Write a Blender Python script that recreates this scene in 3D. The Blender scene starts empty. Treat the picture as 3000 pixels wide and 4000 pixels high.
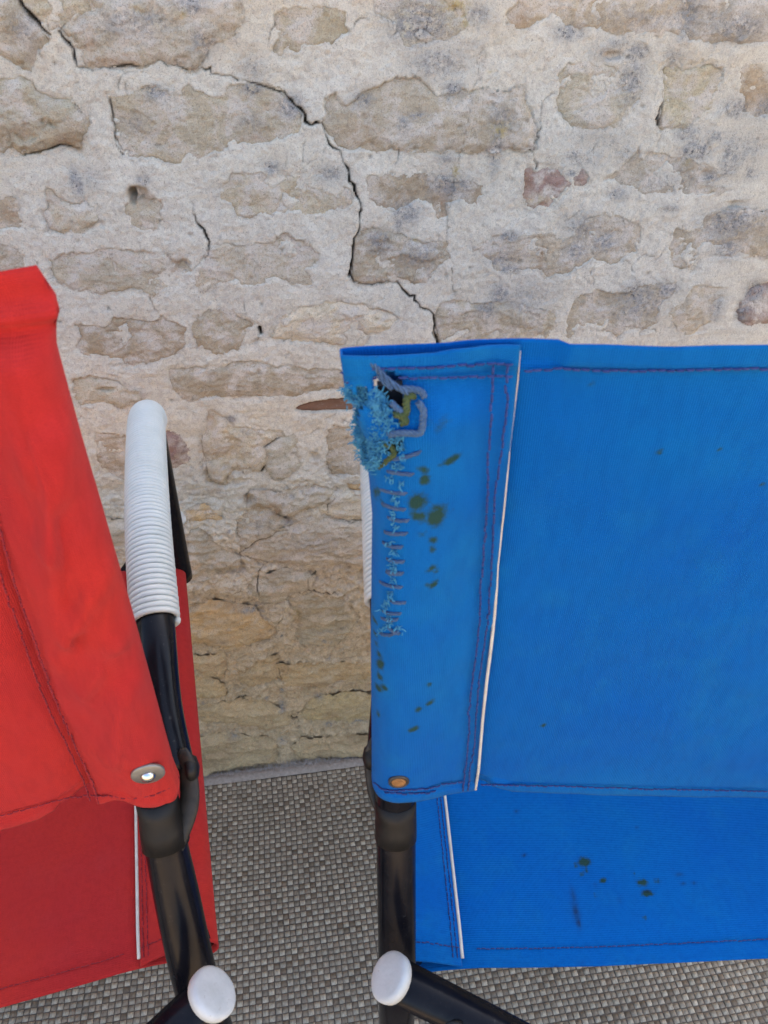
import bpy, math, random
import numpy as np
from mathutils import Vector, Matrix

scene = bpy.context.scene
col = scene.collection
rnd = random.Random(7)

# ------------------------------------------------------------------ camera
CAM_H = 0.95
PITCH = math.radians(33.0)
SP, CP = math.sin(PITCH), math.cos(PITCH)
FPX = 3022.0
cam_d = bpy.data.cameras.new('camera')
cam = bpy.data.objects.new('camera', cam_d)
col.objects.link(cam)
cam.location = (0, 0, CAM_H)
cam.rotation_euler = (math.pi / 2 - PITCH, 0, 0)
cam_d.sensor_fit = 'VERTICAL'
cam_d.sensor_height = 36.0
cam_d.lens = FPX / 4000.0 * 36.0
cam_d.clip_start = 0.01
cam_d.clip_end = 500
cam_d.dof.use_dof = True
cam_d.dof.focus_distance = 0.74
cam_d.dof.aperture_fstop = 24
scene.camera = cam

# ------------------------------------------------------------------ sky, sun, exposure
SUN_EL, SUN_AZ = math.radians(50), math.radians(35)     # the sun stands behind the house wall
world = bpy.data.worlds.new('World')
scene.world = world
world.use_nodes = True
wn = world.node_tree
sky = wn.nodes.new('ShaderNodeTexSky')
sky.sky_type = 'NISHITA'
sky.sun_disc = False
sky.sun_elevation = SUN_EL
sky.sun_rotation = SUN_AZ
sky.air_density = 1.0
sky.dust_density = 4.0
sky.ozone_density = 0.6
wn.nodes['Background'].inputs['Strength'].default_value = 0.15
wn.links.new(sky.outputs[0], wn.nodes['Background'].inputs['Color'])
sun_d = bpy.data.lights.new('sun', 'SUN')
sun_d.energy = 5.0
sun_d.angle = math.radians(0.5)
sun_d.color = (1.0, 0.87, 0.69)
sun = bpy.data.objects.new('sun', sun_d)
col.objects.link(sun)
sdir = Vector((math.sin(SUN_AZ) * math.cos(SUN_EL), math.cos(SUN_AZ) * math.cos(SUN_EL), math.sin(SUN_EL)))
sun.rotation_euler = sdir.to_track_quat('Z', 'Y').to_euler()
sun.location = (3, 6, 8)
vs = scene.view_settings
vs.view_transform = 'Standard'
vs.look = 'None'
vs.exposure = 2.24
vs.gamma = 1.0
vs.use_curve_mapping = False

# ------------------------------------------------------------------ numpy helpers
_P = np.random.RandomState(11).permutation(4096)
_G = np.random.RandomState(12).uniform(-1, 1, (4096, 2))


def perlin(x, y, seed=0):
    x = np.asarray(x, float); y = np.asarray(y, float)
    xi = np.floor(x).astype(np.int64); yi = np.floor(y).astype(np.int64)
    fx, fy = x - xi, y - yi
    u = fx * fx * fx * (fx * (fx * 6 - 15) + 10)
    v = fy * fy * fy * (fy * (fy * 6 - 15) + 10)

    def g(ix, iy, dx, dy):
        h = _P[(_P[(ix + seed * 131) & 4095] + iy) & 4095]
        gr = _G[h]
        return gr[..., 0] * dx + gr[..., 1] * dy
    a = g(xi, yi, fx, fy); b = g(xi + 1, yi, fx - 1, fy)
    c = g(xi, yi + 1, fx, fy - 1); d = g(xi + 1, yi + 1, fx - 1, fy - 1)
    return (a + u * (b - a)) * (1 - v) + (c + u * (d - c)) * v


def fbm(x, y, octs=4, seed=0, gain=0.5):
    r = 0; a = 1.0; f = 1.0
    for i in range(octs):
        r = r + a * perlin(x * f + 7.3 * i, y * f - 3.1 * i, seed + i)
        a *= gain; f *= 2.03
    return r


def sstep(a, b, x):
    t = np.clip((x - a) / (b - a), 0, 1)
    return t * t * (3 - 2 * t)


def poly_sdf(px, py, poly):
    """signed distance, positive inside"""
    d = np.full(px.shape, 1e9); ins = np.zeros(px.shape, bool)
    n = len(poly)
    for i in range(n):
        ax, ay = poly[i]; bx, by = poly[(i + 1) % n]
        ex, ey = bx - ax, by - ay
        wx, wy = px - ax, py - ay
        t = np.clip((wx * ex + wy * ey) / (ex * ex + ey * ey + 1e-12), 0, 1)
        dx, dy = wx - ex * t, wy - ey * t
        d = np.minimum(d, dx * dx + dy * dy)
        cond = ((ay <= py) != (by <= py)) & (px < (bx - ax) * (py - ay) / ((by - ay) if abs(by - ay) > 1e-12 else 1e-12) + ax)
        ins ^= cond
    d = np.sqrt(d)
    return np.where(ins, d, -d)


def line_dist(px, py, pts, ws):
    """distance to a polyline and the half width there"""
    best = np.full(px.shape, 1e9); bw = np.full(px.shape, ws[0])
    for i in range(len(pts) - 1):
        ax, ay = pts[i]; bx, by = pts[i + 1]
        ex, ey = bx - ax, by - ay
        wx, wy = px - ax, py - ay
        t = np.clip((wx * ex + wy * ey) / (ex * ex + ey * ey + 1e-12), 0, 1)
        d = np.hypot(wx - ex * t, wy - ey * t)
        w = ws[i] + (ws[i + 1] - ws[i]) * t
        m = d < best
        best = np.where(m, d, best); bw = np.where(m, w, bw)
    return best, bw


# ------------------------------------------------------------------ mesh helpers
def mesh_from(name, verts, faces, smooth=True):
    me = bpy.data.meshes.new(name)
    verts = np.asarray(verts, np.float32)
    me.vertices.add(len(verts))
    me.vertices.foreach_set('co', verts.ravel())
    if isinstance(faces, np.ndarray):
        k = faces.shape[1]
        me.loops.add(faces.size)
        me.loops.foreach_set('vertex_index', faces.astype(np.int32).ravel())
        me.polygons.add(len(faces))
        me.polygons.foreach_set('loop_start', np.arange(0, faces.size, k, dtype=np.int32))
    else:
        tot = sum(len(f) for f in faces)
        me.loops.add(tot)
        me.loops.foreach_set('vertex_index', np.array([i for f in faces for i in f], np.int32))
        me.polygons.add(len(faces))
        me.polygons.foreach_set('loop_start', np.cumsum([0] + [len(f) for f in faces[:-1]]).astype(np.int32))
    me.polygons.foreach_set('use_smooth', np.full(len(me.polygons), smooth, bool))
    me.update(calc_edges=True)
    me.validate()
    return me


def add_attr(me, name, vals):
    vals = np.asarray(vals, np.float32)
    if vals.ndim == 1:
        a = me.attributes.new(name, 'FLOAT', 'POINT'); a.data.foreach_set('value', vals)
    else:
        a = me.attributes.new(name, 'FLOAT_COLOR', 'POINT')
        v4 = np.ones((len(vals), 4), np.float32); v4[:, :3] = vals
        a.data.foreach_set('color', v4.ravel())


def link(name, me, mat, parent=None, label=None, cat=None, group=None, kind=None):
    o = bpy.data.objects.new(name, me)
    col.objects.link(o)
    if mat and me:
        me.materials.append(mat)
    if parent:
        o.parent = parent
    for k, v in (('label', label), ('category', cat), ('group', group), ('kind', kind)):
        if v:
            o[k] = v
    return o


class MB:
    """collects verts and faces"""
    def __init__(s):
        s.v = []; s.f = []

    def grid(s, P, closed=False):
        P = np.asarray(P, float); n, m = P.shape[:2]; b = len(s.v)
        s.v += [tuple(p) for p in P.reshape(-1, 3)]
        for i in range(n - 1):
            for j in range(m if closed else m - 1):
                j2 = (j + 1) % m
                s.f.append((b + i * m + j, b + i * m + j2, b + (i + 1) * m + j2, b + (i + 1) * m + j))
        return b

    def tube(s, pts, r, seg=16, caps=True, flat=None):
        pts = [Vector(p) for p in pts]
        rs = r if hasattr(r, '__len__') else [r] * len(pts)
        rings = []; prev = None
        for i, p in enumerate(pts):
            t = (pts[min(i + 1, len(pts) - 1)] - pts[max(i - 1, 0)]).normalized()
            if prev is None:
                a = Vector((0, 0, 1)) if abs(t.z) < .9 else Vector((1, 0, 0))
                n = (a - t * a.dot(t)).normalized()
            else:
                n = (prev - t * prev.dot(t)).normalized()
            prev = n; bn = t.cross(n)
            fl = flat if flat else (1, 1)
            rings.append([p + (n * math.cos(q) * fl[0] + bn * math.sin(q) * fl[1]) * rs[i]
                          for q in [2 * math.pi * k / seg for k in range(seg)]])
        b = s.grid([[tuple(v) for v in rg] for rg in rings], closed=True)
        if caps:
            s.f.append(tuple(range(b + seg - 1, b - 1, -1)))
            e = b + (len(pts) - 1) * seg
            s.f.append(tuple(range(e, e + seg)))

    def lathe(s, org, axis, prof, seg=24):
        axis = Vector(axis).normalized(); org = Vector(org)
        a = Vector((0, 0, 1)) if abs(axis.z) < .9 else Vector((1, 0, 0))
        n = (a - axis * a.dot(axis)).normalized(); bn = axis.cross(n)
        rings = [[tuple(org + axis * h + (n * math.cos(q) + bn * math.sin(q)) * r)
                  for q in [2 * math.pi * k / seg for k in range(seg)]] for (r, h) in prof]
        b = s.grid(rings, closed=True)
        s.f.append(tuple(range(b + seg - 1, b - 1, -1)))
        e = b + (len(prof) - 1) * seg
        s.f.append(tuple(range(e, e + seg)))

    def build(s, name, mat, parent=None, smooth=True, **kw):
        return link(name, mesh_from(name, np.array(s.v), s.f, smooth), mat, parent, **kw)


def catmull(pts, n=8):
    pts = [np.array(p, float) for p in pts]
    P = [2 * pts[0] - pts[1]] + pts + [2 * pts[-1] - pts[-2]]
    out = []
    for i in range(1, len(P) - 2):
        for k in range(n):
            t = k / n
            out.append(0.5 * ((2 * P[i]) + (-P[i - 1] + P[i + 1]) * t + (2 * P[i - 1] - 5 * P[i] + 4 * P[i + 1] - P[i + 2]) * t * t
                              + (-P[i - 1] + 3 * P[i] - 3 * P[i + 1] + P[i + 2]) * t ** 3))
    out.append(pts[-1])
    return out


# ------------------------------------------------------------------ materials
class NT:
    def __init__(s, name):
        s.m = bpy.data.materials.new(name); s.m.use_nodes = True
        s.t = s.m.node_tree; s.bsdf = s.t.nodes['Principled BSDF']; s.out = s.t.nodes['Material Output']
        s.tc = s.t.nodes.new('ShaderNodeTexCoord')

    def n(s, typ, **kw):
        nd = s.t.nodes.new('ShaderNode' + typ)
        for k, v in kw.items():
            if k[0] == '_':
                setattr(nd, k[1:], v)
            else:
                nd.inputs[k.replace('_', ' ')].default_value = v
        return nd

    def l(s, a, b):
        s.t.links.new(a, b)

    def noise(s, scale, detail=4, rough=.55, stretch=None, dist=0.0):
        nd = s.n('TexNoise', Scale=scale, Detail=detail, Roughness=rough, Distortion=dist)
        if stretch:
            mp = s.n('Mapping'); mp.inputs['Scale'].default_value = stretch
            s.l(s.tc.outputs['Object'], mp.inputs[0]); s.l(mp.outputs[0], nd.inputs['Vector'])
        else:
            s.l(s.tc.outputs['Object'], nd.inputs['Vector'])
        return nd.outputs[0]

    def ramp(s, fac, stops):
        r = s.n('ValToRGB'); s.l(fac, r.inputs[0])
        e = r.color_ramp.elements
        while len(e) < len(stops):
            e.new(.5)
        for el, (p, c) in zip(e, stops):
            el.position = p; el.color = (c, c, c, 1) if not hasattr(c, '__len__') else (*c, 1)
        return r.outputs[0]

    def mix(s, fac, a, b, mode='MIX'):
        m = s.n('Mix'); m.data_type = 'RGBA'; m.blend_type = mode
        for sock, v in ((m.inputs[0], fac), (m.inputs[6], a), (m.inputs[7], b)):
            if hasattr(v, 'is_linked'):
                s.l(v, sock)
            else:
                sock.default_value = v if not hasattr(v, '__len__') else (*v, 1)
        return m.outputs[2]

    def math(s, op, a, b=None, clamp=False):
        m = s.n('Math'); m.operation = op; m.use_clamp = clamp
        for i, v in enumerate((a, b)):
            if v is None:
                continue
            if hasattr(v, 'is_linked'):
                s.l(v, m.inputs[i])
            else:
                m.inputs[i].default_value = v
        return m.outputs[0]

    def attr(s, name, out='Fac'):
        a = s.n('Attribute'); a.attribute_name = name
        return a.outputs[out]

    def bump(s, h, strength, dist, prev=None):
        b = s.n('Bump', Strength=strength, Distance=dist)
        s.l(h, b.inputs['Height'])
        if prev:
            s.l(prev, b.inputs['Normal'])
        return b.outputs[0]

    def fin(s, color=None, rough=None, normal=None):
        for v, nm in ((color, 'Base Color'), (rough, 'Roughness'), (normal, 'Normal')):
            if v is None:
                continue
            if hasattr(v, 'is_linked'):
                s.l(v, s.bsdf.inputs[nm])
            else:
                s.bsdf.inputs[nm].default_value = v if not hasattr(v, '__len__') else (*v, 1)
        return s.m


def mat_masonry(name, stone):
    t = NT(name)
    big = t.noise(14, 4); mid = t.noise(60, 6, .65); fine = t.noise(380, 6, .72); grain = t.noise(1100, 4, .75)
    if stone:
        base = t.attr('tint', 'Color')
        strata = t.noise(48, 8, .72, (1, 1, 2.2), .3)
        c = t.mix(t.ramp(strata, [(.3, .0), (.72, 1.0)]), t.mix(1, base, (.76, .73, .68), 'MULTIPLY'), t.mix(1, base, (1.2, 1.19, 1.17), 'MULTIPLY'))
        c = t.mix(t.ramp(mid, [(.46, 0.0), (.74, .5)]), c, (.40, .30, .18))
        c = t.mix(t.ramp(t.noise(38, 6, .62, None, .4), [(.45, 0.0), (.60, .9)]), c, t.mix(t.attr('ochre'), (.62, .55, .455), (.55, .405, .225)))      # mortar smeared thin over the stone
        c = t.mix(t.ramp(t.noise(700, 3, .7), [(.34, .55), (.45, 0.0)]), c, (.17, .14, .11))
    else:
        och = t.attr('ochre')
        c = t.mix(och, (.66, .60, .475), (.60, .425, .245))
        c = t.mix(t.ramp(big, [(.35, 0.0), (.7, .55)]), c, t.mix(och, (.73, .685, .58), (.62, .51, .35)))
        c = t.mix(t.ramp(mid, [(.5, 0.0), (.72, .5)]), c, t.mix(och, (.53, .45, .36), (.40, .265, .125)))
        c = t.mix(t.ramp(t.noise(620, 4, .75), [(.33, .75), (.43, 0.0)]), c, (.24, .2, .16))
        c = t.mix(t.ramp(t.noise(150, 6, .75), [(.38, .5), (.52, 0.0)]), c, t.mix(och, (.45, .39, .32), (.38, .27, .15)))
    # lichen and grime, where painted, broken up by noise
    li = t.attr('lichen')
    lf = t.math('MULTIPLY', t.math('MULTIPLY', li, 1.8, True), t.ramp(t.noise(150, 8, .8), [(.40, 0.0), (.54, 1.0)]))
    c = t.mix(t.math('MULTIPLY', lf, .85, True), c, t.mix(t.noise(260, 4, .7), (.15, .15, .152), (.40, .395, .375)))
    lf2 = t.math('MULTIPLY', t.math('MULTIPLY', li, 1.3, True), t.ramp(t.noise(330, 6, .75), [(.54, 0.0), (.62, .9)]))
    c = t.mix(lf2, c, (.075, .075, .085))
    c = t.mix(t.math('MULTIPLY', t.attr('yellow'), t.ramp(t.noise(200, 5, .7), [(.42, 0.0), (.58, .8)])), c, (.42, .32, .10))
    c = t.mix(t.math('MULTIPLY', t.attr('rust'), t.ramp(t.noise(120, 5, .65), [(.3, 0.25), (.6, 1.0)])), c, (.30, .17, .075))
    c = t.mix(t.attr('gap_dark'), c, (.022, .018, .014))  # near-black tone in cracks, pits and along stone edges
    c = t.mix(t.ramp(grain, [(.32, .42), (.5, 0.0)]), c, (.16, .13, .10))
    c = t.mix(t.ramp(t.noise(800, 4, .75), [(.56, 0.0), (.68, .3)]), c, (.8, .76, .7))
    n1 = t.bump(mid, .4, .004)
    n2 = t.bump(fine, .8, .0020, n1)
    n3 = t.bump(grain, .8, .0009, n2)
    t.bsdf.inputs['Specular IOR Level'].default_value = .15
    return t.fin(c, .95, n3)


M_MORTAR = mat_masonry('lime_mortar', False)
M_STONE = mat_masonry('limestone', True)


def mat_tile():
    t = NT('terracotta')
    c = t.mix(t.noise(90, 5, .6), (.10, .055, .035), (.21, .11, .065))
    c = t.mix(t.ramp(t.noise(400, 4, .7), [(.6, 0.0), (.7, .6)]), c, (.3, .26, .22))
    return t.fin(c, .8, t.bump(t.noise(300, 4), .4, .001))


def mat_canvas(name, base, alt, fade):
    t = NT(name)
    mp = t.n('Mapping'); t.l(t.tc.outputs['UV'], mp.inputs[0])
    w1 = t.n('TexWave', Scale=1.0, Distortion=0.0); w1.bands_direction = 'X'
    w2 = t.n('TexWave', Scale=1.0, Distortion=0.0); w2.bands_direction = 'Y'
    mp.inputs['Scale'].default_value = (330, 330, 330)
    t.l(mp.outputs[0], w1.inputs[0]); t.l(mp.outputs[0], w2.inputs[0])
    weave = t.math('ADD', w1.outputs['Fac'], w2.outputs['Fac'])
    big = t.noise(9, 4, .55); mid = t.noise(38, 4, .6)
    c = t.mix(t.ramp(big, [(.35, 0.0), (.68, 1.0)]), base, alt)
    c = t.mix(t.ramp(mid, [(.5, 0.0), (.8, .35)]), c, fade)
    c = t.mix(t.math('MULTIPLY', t.attr('fade'), .8), c, fade)
    fl = t.n('TexNoise', Scale=260, Detail=3); mp2 = t.n('Mapping'); mp2.inputs['Scale'].default_value = (1, 1, .25)
    t.l(t.tc.outputs['Object'], mp2.inputs[0]); t.l(mp2.outputs[0], fl.inputs['Vector'])
    c = t.mix(t.ramp(fl.outputs[0], [(.35, .18), (.55, 0.0)]), c, tuple(x * .55 for x in base))
    c = t.mix(t.ramp(t.noise(900, 2, .6), [(.66, 0.0), (.74, .25)]), c, fade)
    c = t.mix(t.ramp(t.noise(1700, 2, .6), [(.3, .30), (.62, 0.0)]), c, tuple(x * .6 for x in base))
    c = t.mix(t.ramp(t.noise(4.5, 3, .5, (1, 1, .5)), [(.45, 0.0), (.7, .35)]), c, tuple(x * .82 for x in base))
    st = t.attr('stain')
    sf = t.ramp(t.math('ADD', t.math('MULTIPLY', st, 1.7), t.math('MULTIPLY', t.math('SUBTRACT', t.noise(330, 7, .75), .5), 1.9)), [(.28, 0.0), (.62, .45), (1.0, .95)])
    c = t.mix(sf, c, t.mix(t.noise(120), (.010, .042, .035), (.028, .062, .026)))
    sg = t.attr('grime')
    c = t.mix(t.math('MULTIPLY', sg, t.ramp(t.noise(180, 5, .7), [(.3, .6), (.6, 1.0)]), True), c, (.012, .016, .028))
    n = t.bump(weave, .45, .0004)
    n = t.bump(t.noise(60, 4), .08, .002, n)
    t.bsdf.inputs['Sheen Weight'].default_value = .05
    t.bsdf.inputs['Sheen Roughness'].default_value = .5
    t.bsdf.inputs['Specular IOR Level'].default_value = .05
    t.fin(c, .9, n)
    tr = t.n('BsdfTranslucent'); t.l(c, tr.inputs[0])
    mx = t.n('MixShader'); mx.inputs[0].default_value = .18
    t.l(t.bsdf.outputs[0], mx.inputs[1]); t.l(tr.outputs[0], mx.inputs[2]); t.l(mx.outputs[0], t.out.inputs[0])
    return t.m


M_RED = mat_canvas('red_canvas', (.43, .026, .028), (.51, .033, .023), (.45, .045, .045))
M_BLUE = mat_canvas('blue_canvas', (.0006, .102, .41), (.0012, .126, .42), (.010, .178, .39))


def mat_plain(name, c1, c2, rough, scale=80, bumpd=.0004, bstr=.2, spec=.5, coat=0, metal=0, speck=None):
    t = NT(name)
    c = t.mix(t.ramp(t.noise(scale, 5, .6), [(.35, 0.0), (.7, 1.0)]), c1, c2)
    if speck:
        c = t.mix(t.ramp(t.noise(scale * 5, 4, .7), [(.64, 0.0), (.72, .8)]), c, speck)
    r = t.ramp(t.noise(scale * .7, 5), [(.3, rough * .8), (.7, min(1, rough * 1.25))])
    t.bsdf.inputs['Specular IOR Level'].default_value = spec
    t.bsdf.inputs['Coat Weight'].default_value = coat
    t.bsdf.inputs['Metallic'].default_value = metal
    return t.fin(c, r, t.bump(t.noise(scale * 6, 3), bstr, bumpd))


M_STEEL = mat_plain('black_enamel', (.004, .004, .006), (.009, .0085, .010), .2, 60, .0002, .1, .13, 0, 0, (.04, .038, .036))
M_COLLAR = mat_plain('black_plastic', (.005, .0045, .004), (.010, .009, .008), .5, 70, .0004, .2, .25)
M_BRACKET = mat_plain('worn_black_metal', (.010, .0085, .007), (.03, .025, .02), .5, 90, .0004, .2, .3)
M_WHITE = mat_plain('white_plastic_cord', (.52, .54, .495), (.59, .605, .56), .42, 50, .0003, .1, .4, 0, 0, (.5, .48, .44))
M_CAP = mat_plain('white_plastic_cap', (.42, .425, .40), (.53, .535, .51), .45, 60, .0006, .3, .4, 0, 0, (.33, .30, .27))
M_PIPING = mat_plain('ivory_piping', (.44, .41, .36), (.56, .53, .47), .7, 120)
M_SELVAGE = mat_plain('pale_selvage', (.30, .42, .58), (.55, .62, .70), .9, 120)
M_ALU = mat_plain('aluminium', (.24, .235, .22), (.33, .32, .30), .5, 120, .0003, .2, .5, 0, .9)
M_DOME = mat_plain('steel_rivet', (.6, .58, .55), (.7, .68, .66), .16, 90, .0001, .1, .5, 0, 1)
M_RUST = mat_plain('rusty_brass', (.20, .09, .028), (.34, .17, .06), .6, 260, .001, .5, .4, 0, .2)
M_DARK = mat_plain('dark_eyelet', (.02, .02, .022), (.04, .035, .03), .5, 200)
M_THREAD_R = mat_plain('dark_red_thread', (.16, .006, .014), (.24, .010, .02), .9, 300)
M_THREAD_B = mat_plain('navy_thread', (.008, .022, .115), (.02, .035, .16), .9, 300)
M_TWINE = mat_plain('grey_twine', (.03, .072, .15), (.06, .115, .205), .95, 400, .001, .6)
M_TWINE2 = mat_plain('mauve_grey_twine', (.030, .066, .145), (.052, .095, .18), .95, 400, .001, .6)
M_FRAY = mat_plain('frayed_cyan_threads', (.008, .125, .28), (.075, .29, .41), .95, 300)
M_MOSS = mat_plain('yellow_green_twine', (.018, .042, .016), (.065, .09, .026), .95, 300, .001, .6)
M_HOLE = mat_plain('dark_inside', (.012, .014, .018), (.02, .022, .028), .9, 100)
M_BIND = mat_plain('grey_felt_binding', (.27, .215, .17), (.38, .31, .25), .95, 220, .001, .5)
M_FUZZ = mat_plain('grey_fluff', (.27, .225, .19), (.42, .36, .31), .95, 220)


def mat_weave():
    t = NT('woven_mat_cord')
    c = t.attr('tint', 'Color')
    c = t.mix(t.ramp(t.noise(500, 3, .6, (1, .4, 1)), [(.4, .35), (.6, 0.0)]), c, (.07, .055, .045))
    n = t.bump(t.noise(500, 3, .6, (1, .3, 1)), .35, .0006)
    t.bsdf.inputs['Specular IOR Level'].default_value = .35
    return t.fin(c, .55, n)


M_WEAVE = mat_weave()
M_MATBACK = mat_plain('mat_underside', (.11, .088, .066), (.15, .122, .092), .9, 200)


def mat_ground():
    t = NT('pale_paving')
    c = t.mix(t.ramp(t.noise(3, 6, .6), [(.3, 0.0), (.7, 1.0)]), (.44, .325, .20), (.56, .42, .27))
    c = t.mix(t.ramp(t.noise(60, 5, .7), [(.35, .5), (.5, 0.0)]), c, (.22, .18, .13))
    return t.fin(c, .9, t.bump(t.noise(80, 5), .5, .006))


M_GROUND = mat_ground()


# ------------------------------------------------------------------ reading the photograph: pixel -> ray
def ray(px, py):
    x = (px - 1500.0) / FPX; v = (py - 2000.0) / FPX
    return np.array([x, CP - v * SP, -(SP + v * CP)])


# ------------------------------------------------------------------ ground
gm = MB()
gs = np.linspace(-60, 60, 61)
G = np.array([[(x, y, -0.012) for x in gs] for y in gs])
gm.grid(G)
gm.build('ground', M_GROUND, kind='structure')

# ------------------------------------------------------------------ the stone wall
WYAW = math.radians(9.0)
WORG = np.array([-0.15, 0.775, 0.0])
WA = np.array([math.cos(WYAW), math.sin(WYAW), 0.0]); WN = np.array([math.sin(WYAW), -math.cos(WYAW), 0.0])


def wall_px(px, py):
    d = ray(px, py); c = np.array([0, 0, CAM_H])
    t = (WORG - c).dot(WN) / d.dot(WN)
    p = c + d * t
    return ((p - WORG).dot(WA), p[2])


def zr(ox, oy, k):
    return lambda pts: [(ox + x / k, oy + y / k) for x, y in pts]


z1 = zr(0, 0, 1.106); z2 = zr(1500, 0, 1.106); z3 = zr(0, 1000, 1.659)
z5 = zr(700, 1400, 2.07375); z6 = zr(700, 2200, 2.07375); zd = zr(0, 0, 1659 / 3000)
TAN, GREY, BRN, OCH, PALE, PINK = (.50, .43, .315), (.50, .455, .37), (.45, .365, .25), (.57, .405, .22), (.57, .50, .385), (.35, .24, .20)
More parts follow.
